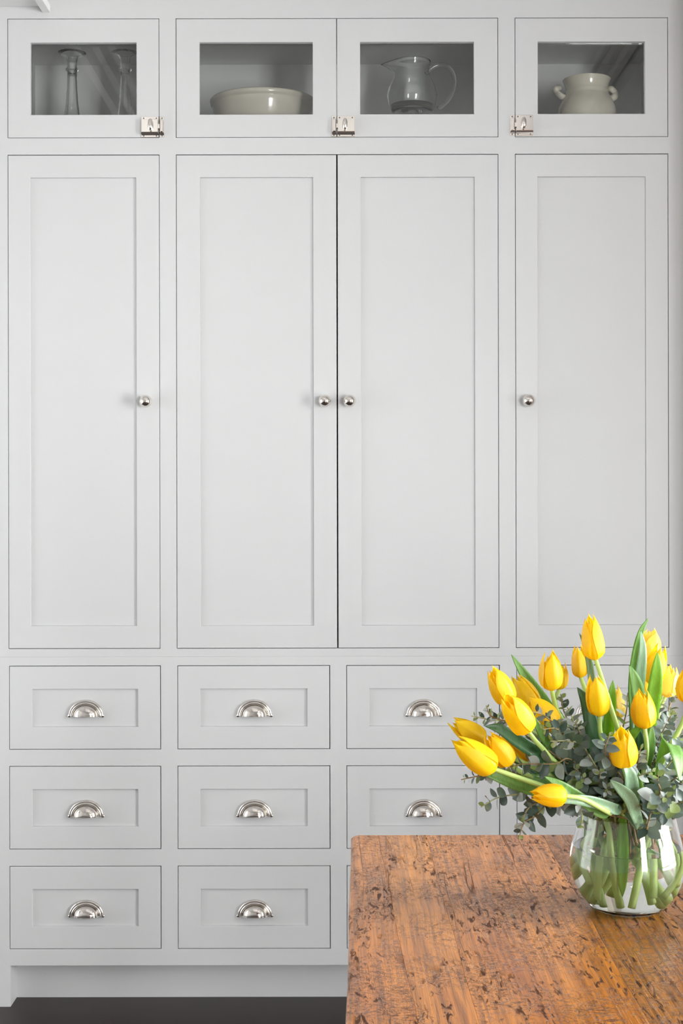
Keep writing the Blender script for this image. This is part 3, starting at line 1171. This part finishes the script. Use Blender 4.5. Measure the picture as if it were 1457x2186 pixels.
# base px, tip px, width px, distance, lean of the axis towards the viewer (m over length), opening, colour, spin, label
TUL = [
    ((1270, 1409), (1256, 1313), 47, 1.50, 0.0, 0.0, 'petal', 0.4, 'tallest tulip of the bouquet, closed pale yellow bloom on a leaning stem'),
    ((1238, 1447), (1232, 1378), 33, 1.55, 0.0, 0.0, 'petal_deep', 0.9, 'smallest tulip, narrow closed golden bud just left of the tallest tulip'),
    ((1176, 1474), (1172, 1390), 46, 1.50, 0.005, 0.35, 'petal', 0.15, 'yellow tulip with parted petal tips beside the long upright green leaf'),
    ((1192, 1472), (1197, 1412), 34, 1.56, 0.0, 0.35, 'petal', 0.7, 'yellow tulip hidden behind the one with parted petal tips'),
    ((1279, 1528), (1268, 1441), 47, 1.47, 0.01, 0.35, 'petal', 0.0, 'golden tulip with three pointed petals below the tallest tulip'),
    ((1316, 1536), (1309, 1462), 40, 1.56, 0.0, 0.0, 'petal_pale', 0.5, 'palest tulip, nearly white yellow bloom tucked behind a bright green leaf'),
    ((1375, 1555), (1369, 1472), 50, 1.46, 0.006, 0.35, 'petal_deep', 0.6, 'broad golden tulip with blunt petals standing on a bare stem'),
    ((1330, 1637), (1326, 1552), 56, 1.42, 0.015, 0.35, 'petal', 0.5, 'wide open yellow tulip low over the middle of the vase with ruffled petals'),
    ((1086, 1502), (1046, 1424), 48, 1.47, 0.01, 0.0, 'petal', 0.3, 'yellow tulip leaning left with nibbled petal tips above the other leaning tulips'),
    ((1142, 1514), (1096, 1440), 46, 1.565, 0.0, 0.0, 'petal', 0.8, 'plain yellow tulip wedged behind the leaning tulip with nibbled tips'),
    ((1184, 1556), (1122, 1490), 56, 1.50, 0.0, 0.0, 'petal_deep', 0.2, 'long yellow tulip crossed by a eucalyptus twig at its base'),
    ((1126, 1561), (1077, 1484), 56, 1.43, 0.02, 0.0, 'petal', 0.45, 'smooth rounded yellow tulip leaning left over the dark green leaf'),
    ((1034, 1586), (960, 1536), 46, 1.48, 0.0, 0.0, 'petal', 0.2, 'yellow tulip reaching farthest out over the drawers with a split tip'),
    ((1056, 1644), (965, 1576), 56, 1.42, 0.01, 0.0, 'petal', 0.75, 'largest closed yellow tulip drooping at the lower side of the bouquet'),
    ((1088, 1633), (1038, 1564), 46, 1.44, 0.01, 0.0, 'petal_deep', 0.1, 'golden tulip between the largest drooping tulip and the dark green leaf'),
    ((1134, 1626), (1062, 1560), 54, 1.50, 0.0, 0.0, 'petal_deep', 0.5, 'deep yellow tulip lying under the dark green leaf'),
    ((1208, 1699), (1129, 1695), 44, 1.39, 0.01, 0.0, 'petal_deep', 0.4, 'lowest tulip, yellow bloom lying sideways over the vase rim'),
    ((1376, 1413), (1392, 1340), 50, 1.55, 0.0, 0.35, 'petal_pale', 0.2, 'pale yellow tulip with jagged petal tips behind the tall curling leaf'),
    ((1388, 1462), (1411, 1376), 46, 1.52, 0.0, 0.0, 'petal', 0.9, 'yellow tulip with one long pointed petal under the jagged pale tulip'),
    ((1376, 1482), (1376, 1410), 26, 1.54, 0.0, 0.0, 'petal_deep', 0.3, 'slim golden tulip squeezed behind the broad golden tulip'),
    ((1418, 1488), (1434, 1418), 44, 1.57, 0.0, 0.0, 'petal_pale', 0.6, 'bleached pale yellow tulip bending away towards the cabinet side'),
    ((1472, 1502), (1468, 1424), 52, 1.46, 0.0, 0.0, 'petal', 0.0, 'yellow tulip on a thick olive stem cut by the picture edge'),
]
TUL[-1] = TUL[-1][:-1] + ('yellow tulip on a thick olive stem leaning out over the eucalyptus',)
# bends of the stems between the bloom and the vase mouth (px, py, dist)
BEND = {0: [(1292, 1475, 1.50), (1310, 1560, 1.51)], 1: [(1250, 1485, 1.55), (1285, 1600, 1.54)], 2: [(1187, 1515, 1.50), (1225, 1580, 1.51)],
        4: [(1283, 1575, 1.475), (1300, 1660, 1.49)], 6: [(1379, 1605, 1.465), (1365, 1690, 1.49)], 7: [(1340, 1690, 1.44)],
        11: [(1150, 1590, 1.44), (1215, 1650, 1.47)], 12: [(1085, 1610, 1.48), (1200, 1675, 1.49)], 13: [(1100, 1658, 1.425), (1215, 1700, 1.45)],
        14: [(1125, 1655, 1.45), (1220, 1695, 1.47)], 16: [(1245, 1706, 1.40), (1300, 1735, 1.43)], 21: [(1452, 1550, 1.46), (1410, 1640, 1.48)]}
tulips = []
for i, (b, t, wpx, dist, lean, op, mat, spin, lab) in enumerate(TUL):
    B = U(*b, dist)
    T = U(*t, dist - lean)
    ax = T - B
    Ln = ax.length
    wid = wpx * dist / F * 1.04
    root = tag(empty('tulip', B), lab, 'tulip', 'yellow tulips in the glass vase')
    for k in range(6):
        inn = k % 2
        ang = spin * 2 * PI / 3 + k * PI / 3
        o = bpy.data.objects.new('petal', PET[(mat, op, inn)])
        COL.objects.link(o)
        o.parent = root
        rnd = random.Random(i * 17 + k)
        R3 = frame_from_axis(ax, ang + rnd.uniform(-0.12, 0.12))
        sc = rnd.uniform(0.92, 1.02) * (0.96 if inn else 1.0)
        mm = R3.to_4x4() @ Matrix.Diagonal((wid * rnd.uniform(0.96, 1.06), wid, Ln * sc, 1))
        o.matrix_basis = mm
        pv = [B + (mm @ v.co) for v in o.data.vertices]
        SPACE.add(pv, [tuple(p.vertices) for p in o.data.polygons], i)
    tulips.append(root)


def nudge(ctrl, rnd, first, rest):
    """the same control points, moved a little; the end that shows stays nearly put"""
    out = []
    pick = rnd.randrange(1, len(ctrl))
    for m, p in enumerate(ctrl):
        sg = 0.0 if m == 0 and first == 0 else (first if m <= 1 else rest)
        if m != pick and rnd.random() < 0.6:
            sg = 0.0
        q = p + Vector((rnd.gauss(0, sg), rnd.gauss(0, sg * 1.6), rnd.gauss(0, sg * 0.7)))
        h = q.z - VZ
        if h < 0.106:
            e = Vector((q.x - VX, q.y - VY, 0))
            lim = r_in(max(0.012, min(h, 0.10))) - 0.007
            if e.length > lim:
                e *= lim / e.length
                q.x, q.y = VX + e.x, VY + e.y
            q.z = max(q.z, VZ + 0.0125)
        out.append(q)
    return out


def stem_curve(i, rnd, wide, ctrl=None):
    b, t, wpx, dist, lean = TUL[i][:5]
    B = U(*b, dist)
    ax = U(*t, dist - lean) - B
    sh = rnd.uniform(-0.035, 0.035) * wide
    jx, jy = rnd.uniform(-16, 16) * wide, rnd.uniform(-12, 12) * wide
    bend = [U(q[0] + jx * k, q[1] + jy * k, q[2] + sh * (k + 1) / 2) for k, q in enumerate(BEND.get(i, []))]
    if not bend:
        N0 = VC + Vector((0, 0, 0.10))
        bend = [B - ax.normalized() * 0.022, B.lerp(N0, 0.55) + Vector((jx * 0.0006, sh, -0.004 + jy * 0.0006))]
    d = bend[-1] - VC
    d = Vector((d.x, d.y, 0))
    N1 = disc_point(rnd, 0.038, 0.102)
    N1 += d.normalized() * 0.008
    h = 0.0125 + rnd.choice((0.0, 0.002, 0.006, 0.012, 0.02))
    a = math.atan2(-d.y, -d.x) + rnd.uniform(-1, 1) * (1.1 + 1.6 * wide)
    r = rnd.uniform(0.55, 1.0) * (r_in(h) - 0.007)
    Q = VC + Vector((r * math.cos(a), r * math.sin(a), h))
    ctrl = nudge(ctrl, rnd, 0.0012, 0.006) if ctrl else [B + ax * 0.04] + bend + [N1, N1.lerp(Q, 0.45), Q]
    ctrl[0] = B + ax * 0.04
    sp = spline(ctrl, 12)
    nn = len(sp)
    for q in sp:                                   # the glass holds the stem
        h = q.z - VZ
        if h < 0.10:
            e = Vector((q.x - VX, q.y - VY, 0))
            lim = r_in(max(0.008, h)) - 0.0062
            if e.length > lim:
                e *= lim / e.length
                q.x, q.y = VX + e.x, VY + e.y
            q.z = max(q.z, VZ + 0.0115)
    return ctrl, sp, [0.0023 + 0.0016 * (k / (nn - 1)) ** 1.2 for k in range(nn)]


stems = [None] * len(TUL)
for i in sorted(range(len(TUL)), key=lambda k: TUL[k][3]):
    rnd = random.Random(300 + i)
    best = None
    for k in range(420):
        ctrl, sp, rad = stem_curve(i, rnd, min(1.0, k / 40), best[5] if k > 120 else None)
        v, f = tube_faces(sp, [r * 1.06 for r in rad], 8)
        n = SPACE.hits(v, f, i, best[0] if best else 10 ** 9)
        if best is None or n < best[0]:
            best = (n, sp, rad, v, f, ctrl)
        if n == 0:
            break
    n, sp, rad, v, f = best[:5]
    SPACE.add(v, f, i)
    stems[i] = sp
    MB().tube(sp, rad, 10).build('stem', 'stem', tulips[i], smooth=True)


def on_stem(i, h):
    return min(stems[i], key=lambda q: abs(q.z - VZ - h) + (0 if (q - VC).xy.length < 0.2 else 1)).copy()


# leaves of the tulips: tulip index, spine tip -> base px, width px, dist, material, fold, twist
LEAVES = [
    (2, [(1090, 1397), (1122, 1447), (1155, 1495), (1190, 1545), (1235, 1620)], 30, 1.60, 'leaf', 0.3, 0.3),
    (11, [(1034, 1550), (1065, 1556), (1105, 1582), (1150, 1612), (1215, 1660)], 30, 1.455, 'leaf_dark', 0.25, 0.2),
    (11, [(1132, 1524), (1150, 1556), (1172, 1590), (1205, 1640)], 24, 1.46, 'leaf', 0.3, 0.3),
    (8, [(1118, 1535), (1140, 1570), (1165, 1605), (1210, 1650)], 22, 1.48, 'leaf_dark', 0.3, 0.2),
    (13, [(1022, 1648), (1060, 1656), (1105, 1672), (1160, 1690), (1230, 1715), (1300, 1742)], 34, 1.43, 'leaf', 0.2, 0.5),
    (14, [(1110, 1655), (1150, 1668), (1190, 1685), (1250, 1712)], 30, 1.45, 'leaf', 0.2, 0.3),
    (16, [(1160, 1657), (1195, 1677), (1235, 1704), (1285, 1735), (1340, 1768)], 26, 1.405, 'leaf', 0.35, 0.6),
    (16, [(1177, 1716), (1215, 1706), (1265, 1712), (1315, 1728), (1350, 1762)], 25, 1.39, 'leaf_blue', 0.25, -0.5),
    (7, [(1325, 1628), (1340, 1650), (1346, 1682), (1350, 1715), (1360, 1760)], 32, 1.415, 'leaf_blue', 0.35, 1.0),
    (7, [(1301, 1665), (1322, 1682), (1343, 1704), (1354, 1735), (1362, 1765)], 28, 1.405, 'leaf_blue', 0.35, -0.8),
    (7, [(1352, 1635), (1358, 1665), (1360, 1700), (1362, 1755)], 22, 1.44, 'leaf', 0.3, 0.4),
    (17, [(1383, 1319), (1366, 1350), (1354, 1405), (1348, 1470), (1350, 1560)], 19, 1.505, 'leaf', 0.3, 0.4),
    (17, [(1366, 1345), (1370, 1385), (1365, 1440), (1358, 1500), (1355, 1580)], 24, 1.495, 'leaf_blue', 0.25, 0.3),
    (6, [(1342, 1420), (1353, 1450), (1361, 1485), (1366, 1540), (1366, 1620)], 30, 1.485, 'leaf', 0.3, 0.3),
    (18, [(1402, 1392), (1400, 1430), (1394, 1485), (1386, 1540), (1372, 1630)], 32, 1.485, 'leaf_bright', 0.2, 0.3),
    (4, [(1231, 1467), (1250, 1500), (1263, 1550), (1275, 1620), (1305, 1690)], 36, 1.50, 'leaf_dark', 0.2, 0.3),
    (5, [(1307, 1452), (1304, 1490), (1299, 1540), (1295, 1600), (1310, 1680)], 32, 1.495, 'leaf_bright', 0.3, 0.5),
    (0, [(1235, 1351), (1250, 1385), (1258, 1420), (1265, 1470), (1285, 1560)], 17, 1.515, 'leaf_blue', 0.3, 0.2),
    (6, [(1362, 1552), (1366, 1590), (1366, 1630), (1360, 1700)], 28, 1.475, 'leaf_dark', 0.2, 0.2),
    (6, [(1390, 1548), (1387, 1590), (1378, 1640), (1365, 1710)], 22, 1.475, 'leaf', 0.3, 0.2),
    (7, [(1372, 1548), (1350, 1566), (1335, 1590), (1335, 1650)], 22, 1.46, 'leaf_bright', 0.3, 0.3),
    (15, [(1092, 1622), (1120, 1635), (1160, 1655), (1220, 1690)], 20, 1.46, 'leaf_dark', 0.3, 0.2),
]
DIP = [(2, -0.9, 0.013, -0.050, -0.022, 0.050, 'leaf_bright'), (7, 0.2, 0.012, -0.016, -0.048, 0.026, 'leaf_bright'), (13, -0.3, 0.016, -0.026, -0.034, 0.062, 'leaf'),
       (5, 0.5, 0.014, 0.026, -0.036, 0.056, 'leaf'), (14, -0.5, 0.018, -0.008, -0.026, 0.066, 'leaf_dark'), (0, 0.9, 0.013, 0.045, -0.016, 0.060, 'leaf'),
       (4, 0.3, 0.018, 0.010, -0.026, 0.068, 'leaf_dark'), (18, 1.2, 0.018, 0.028, 0.018, 0.064, 'leaf_dark'), (11, -1.4, 0.018, -0.028, 0.018, 0.066, 'leaf_dark')]
for j, (ti, a, w, qx, qy, qz, mat) in enumerate(DIP):          # trimmed leaves that hang down inside the vase
    rnd = random.Random(700 + j)
    best = None
    for k in range(400):
        top = on_stem(ti, rnd.uniform(0.088, 0.112))
        g = min(1.0, k / 30)
        ang = rnd.uniform(-1, 1) * 1.4 * g
        q = Vector((qx * math.cos(ang) - qy * math.sin(ang), qx * math.sin(ang) + qy * math.cos(ang), 0))
        q *= rnd.uniform(0.75, 1.05)
        hz = qz + rnd.uniform(-0.006, 0.016) * g
        lim = r_in(hz) - 0.008
        if q.length > lim:
            q *= lim / q.length
        end = VC + q + Vector((0, 0, hz))
        mid = top.lerp(end, 0.4) + Vector((0, 0, 0.004))
        ww = w * (1 - 0.45 * g * rnd.random())
        rows, nr = blade_rows([top, mid, top.lerp(end, 0.75), end], ww, Vector((q.x * 8, -1, 0.1)), 0.3, 0.4, rnd.uniform(-0.6, 0.6) * g, 0.4)
        v, f = blade_shell(rows, nr)
        n = SPACE.hits(v, f, ti, best[0] if best else 10 ** 9)
        if best is None or n < best[0]:
            best = (n, rows, v, f)
        if n == 0:
            break
    SPACE.add(best[2], best[3], ti)
    blade('leaf', mat, best[1], tulips[ti])


FOLDED = [(1449, 1668), (1446, 1632), (1438, 1600), (1421, 1585), (1404, 1606), (1394, 1655), (1386, 1705)]   # rises, folds over and hangs
LEAVES.append((21, FOLDED, 44, 1.385, 'leaf', 0.15, 0.0))
for j in sorted(range(len(LEAVES)), key=lambda k: LEAVES[k][3]):
    ti, px, w, dist, mat, fold, tw = LEAVES[j]
    rnd = random.Random(800 + j)
    best = None
    for k in range(170):
        g = min(1.0, k / 50)
        off, tilt = rnd.uniform(0 if dist > 1.58 else -0.045, 0.045) * g, rnd.uniform(-0.03, 0.03) * g
        base_p = on_stem(ti, rnd.uniform(0.112, 0.118 + 0.05 * g))
        db = base_p.y + D0
        pts = []
        for m, (a, b) in enumerate(px):
            q = m / len(px)
            p = U(a, b, dist + off + tilt * q + (db - dist - off) * q ** 2)
            if m > 1 and (p.z < base_p.z + 0.012 and (p - VC).xy.length < 0.075):
                break
            pts.append(p)
        if (pts[-1] - base_p).length > 0.05:
            pts.append(pts[-1].lerp(base_p, 0.5) + Vector((0, 0, 0.004)))
        pts.append(base_p)
        face = Vector((0.5, -0.75, 0.5)) if px is FOLDED else Vector((rnd.uniform(-0.5, 0.5) * g, -1, 0.15))
        ww = w * dist / F * (1 - 0.22 * g * rnd.random())
        rows, nr = blade_rows(pts[::-1], ww, face, fold, 0.58, tw + rnd.uniform(-0.5, 0.5) * g, 0.25)
        v, f = blade_shell(rows, nr)
        n = SPACE.hits(v, f, ti, best[0] if best else 10 ** 9)
        if best is None or n < best[0]:
            best = (n, rows, v, f)
        if n == 0:
            break
    SPACE.add(best[2], best[3], ti)
    blade('leaf', mat, best[1], tulips[ti])

# ------------------------------------------------------------------ eucalyptus
def euc_leaf(mat, kind):
    """leaf of unit length along +x with its normal along +z"""
    mb = MB()
    n = 9
    rows = []
    for i in range(n + 1):
        s = i / n
        if kind == 0:
            w = 0.36 * math.sin(PI * s ** 0.85) ** 0.75
        else:
            w = 0.23 * math.sin(PI * s ** 0.9) ** 0.85
        w = max(w, 0.012)
        row = []
        for u in (-1, -0.5, 0, 0.5, 1):
            row.append((s + 0.0, u * w, 0.10 * w * u * u * 2 - 0.10 * (s - 0.3) ** 2 + (0.012 if u == 0 else 0)))
        rows.append(row)
    mb.quad_grid(rows)
    return mb.mesh('leaf', mat, True)


EUC = {(m, k): euc_leaf(m, k) for m in ('euc_a', 'euc_b', 'euc_c', 'euc_d') for k in (0, 1)}
# tip px -> bends -> (vase mouth is added), first distance, last distance, leaf px, node spacing px, kind, twig material
SPR = [
    ([(1003, 1528), (1045, 1541), (1090, 1552), (1180, 1610)], 1.49, 18, 17, 1, 'slender eucalyptus sprig poking out between the leaning tulips'),
    ([(1032, 1506), (1058, 1524), (1090, 1550), (1190, 1620)], 1.48, 18, 17, 1, 'short eucalyptus twig tip beside the smooth rounded tulip'),
    ([(997, 1663), (1022, 1655), (1075, 1650), (1170, 1670)], 1.46, 15, 16, 0, 'thin eucalyptus tip below the largest drooping tulip'),
    ([(1026, 1722), (1058, 1702), (1085, 1688), (1180, 1690), (1260, 1715)], 1.45, 27, 27, 0, 'eucalyptus sprig with dark round leaves hanging beside the drawer pull'),
    ([(1102, 1796), (1122, 1765), (1146, 1742), (1185, 1715), (1260, 1715)], 1.42, 27, 24, 0, 'eucalyptus sprig drooping lowest to the table edge'),
    ([(1110, 1748), (1132, 1722), (1160, 1706), (1240, 1705)], 1.43, 24, 22, 0, 'eucalyptus sprig hanging under the sideways tulip'),
    ([(1246, 1772), (1242, 1745), (1238, 1722), (1262, 1702)], 1.40, 25, 18, 0, 'eucalyptus sprig hanging over the vase rim against the glass'),
    ([(1078, 1642), (1120, 1628), (1165, 1616), (1215, 1625), (1280, 1690)], 1.43, 27, 23, 0, 'eucalyptus sprig with paired grey leaves crossing under the deep yellow tulip'),
    ([(1152, 1552), (1190, 1558), (1225, 1580), (1270, 1670)], 1.45, 22, 19, 0, 'pale tipped eucalyptus sprig between the long tulip and the bouquet middle'),
    ([(1172, 1582), (1205, 1590), (1245, 1605), (1290, 1690)], 1.44, 24, 20, 0, 'eucalyptus sprig with silver leaves above the sideways tulip'),
    ([(1105, 1528), (1140, 1527), (1175, 1542), (1230, 1600)], 1.47, 18, 16, 1, 'fine eucalyptus twig lying across the long yellow tulip'),
    ([(1196, 1484), (1205, 1520), (1222, 1570), (1270, 1660)], 1.50, 26, 22, 0, 'eucalyptus sprig rising between the parted tulip and the golden tulip'),
    ([(1217, 1500), (1222, 1545), (1236, 1600), (1285, 1680)], 1.47, 28, 22, 0, 'eucalyptus sprig with the broad silver leaf in front of the drawers'),
    ([(1300, 1572), (1298, 1605), (1296, 1650), (1310, 1710)], 1.44, 24, 17, 0, 'eucalyptus sprig with round pale leaves beside the wide open tulip'),
    ([(1338, 1478), (1342, 1520), (1340, 1580), (1335, 1680)], 1.52, 28, 20, 0, 'eucalyptus sprig with big round leaves behind the broad golden tulip'),
    ([(1409, 1480), (1405, 1525), (1400, 1580), (1380, 1690)], 1.50, 28, 24, 0, 'eucalyptus sprig with dark round leaves at the side of the broad golden tulip'),
    ([(1450, 1478), (1436, 1510), (1420, 1545), (1400, 1600), (1375, 1700)], 1.51, 22, 18, 1, 'eucalyptus sprig with narrow leaves rising before the cabinet end stile'),
    ([(1428, 1520), (1420, 1560), (1405, 1620), (1385, 1700)], 1.48, 22, 17, 1, 'eucalyptus sprig with narrow leaves beside the thick olive stem'),
    ([(1462, 1575), (1448, 1605), (1430, 1650), (1400, 1720)], 1.45, 25, 19, 0, 'eucalyptus sprig growing behind the drooping folded leaf'),
    ([(1415, 1665), (1400, 1670), (1390, 1695), (1375, 1740)], 1.40, 30, 17, 0, 'eucalyptus sprig with the largest silver leaves over the vase mouth'),
    ([(1430, 1705), (1412, 1712), (1395, 1725), (1375, 1745)], 1.395, 24, 15, 0, 'eucalyptus sprig with bright olive leaves over the vase rim'),
    ([(1475, 1690), (1450, 1710), (1425, 1728), (1390, 1745)], 1.42, 25, 17, 0, 'eucalyptus sprig lying flat over the rim away from the drawers'),
    ([(1462, 1640), (1440, 1660), (1415, 1690), (1380, 1740)], 1.43, 26, 18, 0, 'eucalyptus sprig under the drooping folded leaf'),
]
FILL_LABEL = 'grey green eucalyptus sprig filling the dense middle of the bouquet'
rnd = random.Random(5)
fill = [(1180, 1640), (1200, 1620), (1215, 1660), (1235, 1635), (1250, 1610), (1262, 1650), (1240, 1680), (1285, 1640), (1275, 1600),
        (1300, 1690), (1320, 1700), (1390, 1640), (1400, 1690), (1375, 1650), (1345, 1610), (1425, 1640), (1210, 1690), (1265, 1560), (1165, 1660), (1440, 1690),
        (1195, 1590), (1225, 1600), (1255, 1580), (1240, 1655), (1270, 1680), (1290, 1660), (1225, 1695), (1255, 1700), (1315, 1660), (1385, 1610), (1410, 1650), (1395, 1720), (1185, 1675), (1450, 1660), (1430, 1600), (1280, 1620), (1445, 1565), (1457, 1625), (1452, 1700), (1418, 1580), (1465, 1660), (1205, 1645), (1230, 1570), (1190, 1540), (1215, 1530), (1205, 1610), (1250, 1540), (1420, 1530), (1445, 1520), (1400, 1560), (1440, 1600), (1325, 1590), (1300, 1620)]
for (tx, ty) in fill:
    dist = rnd.uniform(1.43, 1.52)
    SPR.append(([(tx, ty), (tx * 0.7 + 1320 * 0.3 + rnd.uniform(-10, 10), ty * 0.65 + 1740 * 0.35)], dist, rnd.choice((20, 22, 25)), rnd.choice((12, 13)), rnd.choice((0, 0, 1)), FILL_LABEL))

sprigs = []
for i, (px, dist, lpx, step, kind, lab) in enumerate(SPR):      # all the twigs first
    rnd = random.Random(900 + i)
    best = None
    for k in range(800):
        g = min(1.0, k / 40)
        off = rnd.uniform(-0.05, 0.0 if i == 10 else 0.05) * g
        N1 = disc_point(rnd, 0.042, 0.104)
        N2 = VC + (N1 - VC) * 0.75
        N2.z = VZ + rnd.uniform(0.074, 0.092)
        pts = []
        for j, (a, b) in enumerate(px):
            q = (j + 0.4) / len(px)
            jp = (5 if j == 0 else 9) if lab != FILL_LABEL else 15
            pts.append(U(a + rnd.uniform(-jp, jp) * g, b + rnd.uniform(-jp, jp) * g, (dist + off) * (1 - q * q) + (N1.y + D0) * q * q))
        if k <= 90 and (N1 - VC).xy.dot((pts[-1] - VC).xy) < 0 and g < 1:
            continue
        over = N1 + Vector((0, 0, 0.014)) + (pts[-1] - N1) * 0.12
        ctrl = pts + [over, N1, N2]
        if k > 90 and best:
            ctrl = nudge(best[6], rnd, 0.0025 if k < 400 else 0.004, 0.006 if k < 400 else 0.009)
            N1 = ctrl[-2]
        sp = spline(ctrl, 12)
        nn = len(sp)
        rad = [0.0005 + 0.0008 * (m / (nn - 1)) ** 0.7 for m in range(nn)]
        v, f = tube_faces(sp, [r * 1.15 for r in rad], 6)
        n = SPACE.hits(v, f, 'sprig%d' % i, best[0] if best else 10 ** 9)
        if best is None or n < best[0]:
            best = (n, sp, rad, v, f, N1, ctrl)
        if n == 0:
            break
    n, sp, rad, v, f, N1 = best[:6]
    SPACE.add(v, f, 'sprig%d' % i)
    root = tag(empty('eucalyptus_sprig', N1), lab, 'eucalyptus', 'eucalyptus sprigs in the glass vase')
    MB().tube(sp, rad, 6).build('twig', 'twig' if i % 3 else 'twig_green', root, smooth=True)
    sprigs.append((root, sp, N1))

EUCV = {k: ([v.co.copy() for v in me.vertices], [tuple(p.vertices) for p in me.polygons]) for k, me in EUC.items()}
for i, (px, dist, lpx, step, kind, lab) in enumerate(SPR):      # then the leaves, each turned until it hangs free
    rnd = random.Random(1900 + i)
    root, sp, N1 = sprigs[i]
    nn = len(sp)
    stepm = 0.82 * step * dist / F
    acc, node = 0.0, 0
    for k in range(1, nn):
        acc += (sp[k] - sp[k - 1]).length
        if sp[k].z - VZ < 0.122 and (sp[k] - VC).xy.length < 0.056:
            break
        if acc < stepm * min(1.0, 0.45 + node * 0.15):
            continue
        acc = 0.0
        t = (sp[k - 1] - sp[min(k + 1, nn - 1)]).normalized()
        a = t.orthogonal().normalized()
        a = Quaternion(t, node * PI / 2 + rnd.uniform(-0.5, 0.5)) @ a
        grow = min(1.0, 0.42 + 0.15 * node) * rnd.uniform(0.8, 1.12)
        for s in (-1, 1):
            mat = rnd.choices(('euc_a', 'euc_b', 'euc_c', 'euc_d'), (5, 4, 2.2, 1.6))[0]
            if node == 0:
                mat = 'euc_d'
            ev, ef = EUCV[(mat, kind)]
            best = None
            for tr in range(44):
                g = min(1.0, tr / 8)
                a2 = Quaternion(t, rnd.uniform(-1.3, 1.3) * g) @ a
                d = (t * rnd.uniform(0.25 - 0.5 * g, 0.7 + 0.6 * g) + a2 * s).normalized()
                nrm = t * 0.9 - a2 * s * 0.5 + Vector((rnd.uniform(-.5, .5), rnd.uniform(-.7, .3), rnd.uniform(-.3, .6))) * (1 + g)
                y = nrm.cross(d)
                if y.length < 0.1:
                    continue
                y.normalize()
                nrm = d.cross(y)
                L_ = 1.38 * lpx * dist / F * grow * (1 if tr < 8 else (0.85 if tr < 14 else (0.68 if tr < 22 else (0.5 if tr < 32 else 0.38))))
                mm = Matrix((d, y, nrm)).transposed().to_4x4() @ Matrix.Diagonal((L_, L_, L_, 1))
                mm.translation = sp[k] + d * 0.0009
                v = [mm @ p for p in ev]
                n = SPACE.hits(v, ef, 'sprig%d' % i, best[0] if best else 10 ** 9)
                for w_ in v[5:]:                       # stay off the table and the own twig
                    if w_.z < TZ + 0.004:
                        n += 5
                if best is None or n < best[0]:
                    best = (n, mm, v)
                if n == 0:
                    break
            n, mm, v = best
            if n:                                      # no room for a leaf here
                continue
            SPACE.add(v[5:], [tuple(q - 5 for q in p) for p in ef if min(p) >= 5], 'leaf%d_%d_%d' % (i, k, s))
            o = bpy.data.objects.new('leaf', EUC[(mat, kind)])
            COL.objects.link(o)
            o.parent = root
            o.matrix_basis = Matrix.Translation(-N1) @ mm
        node += 1
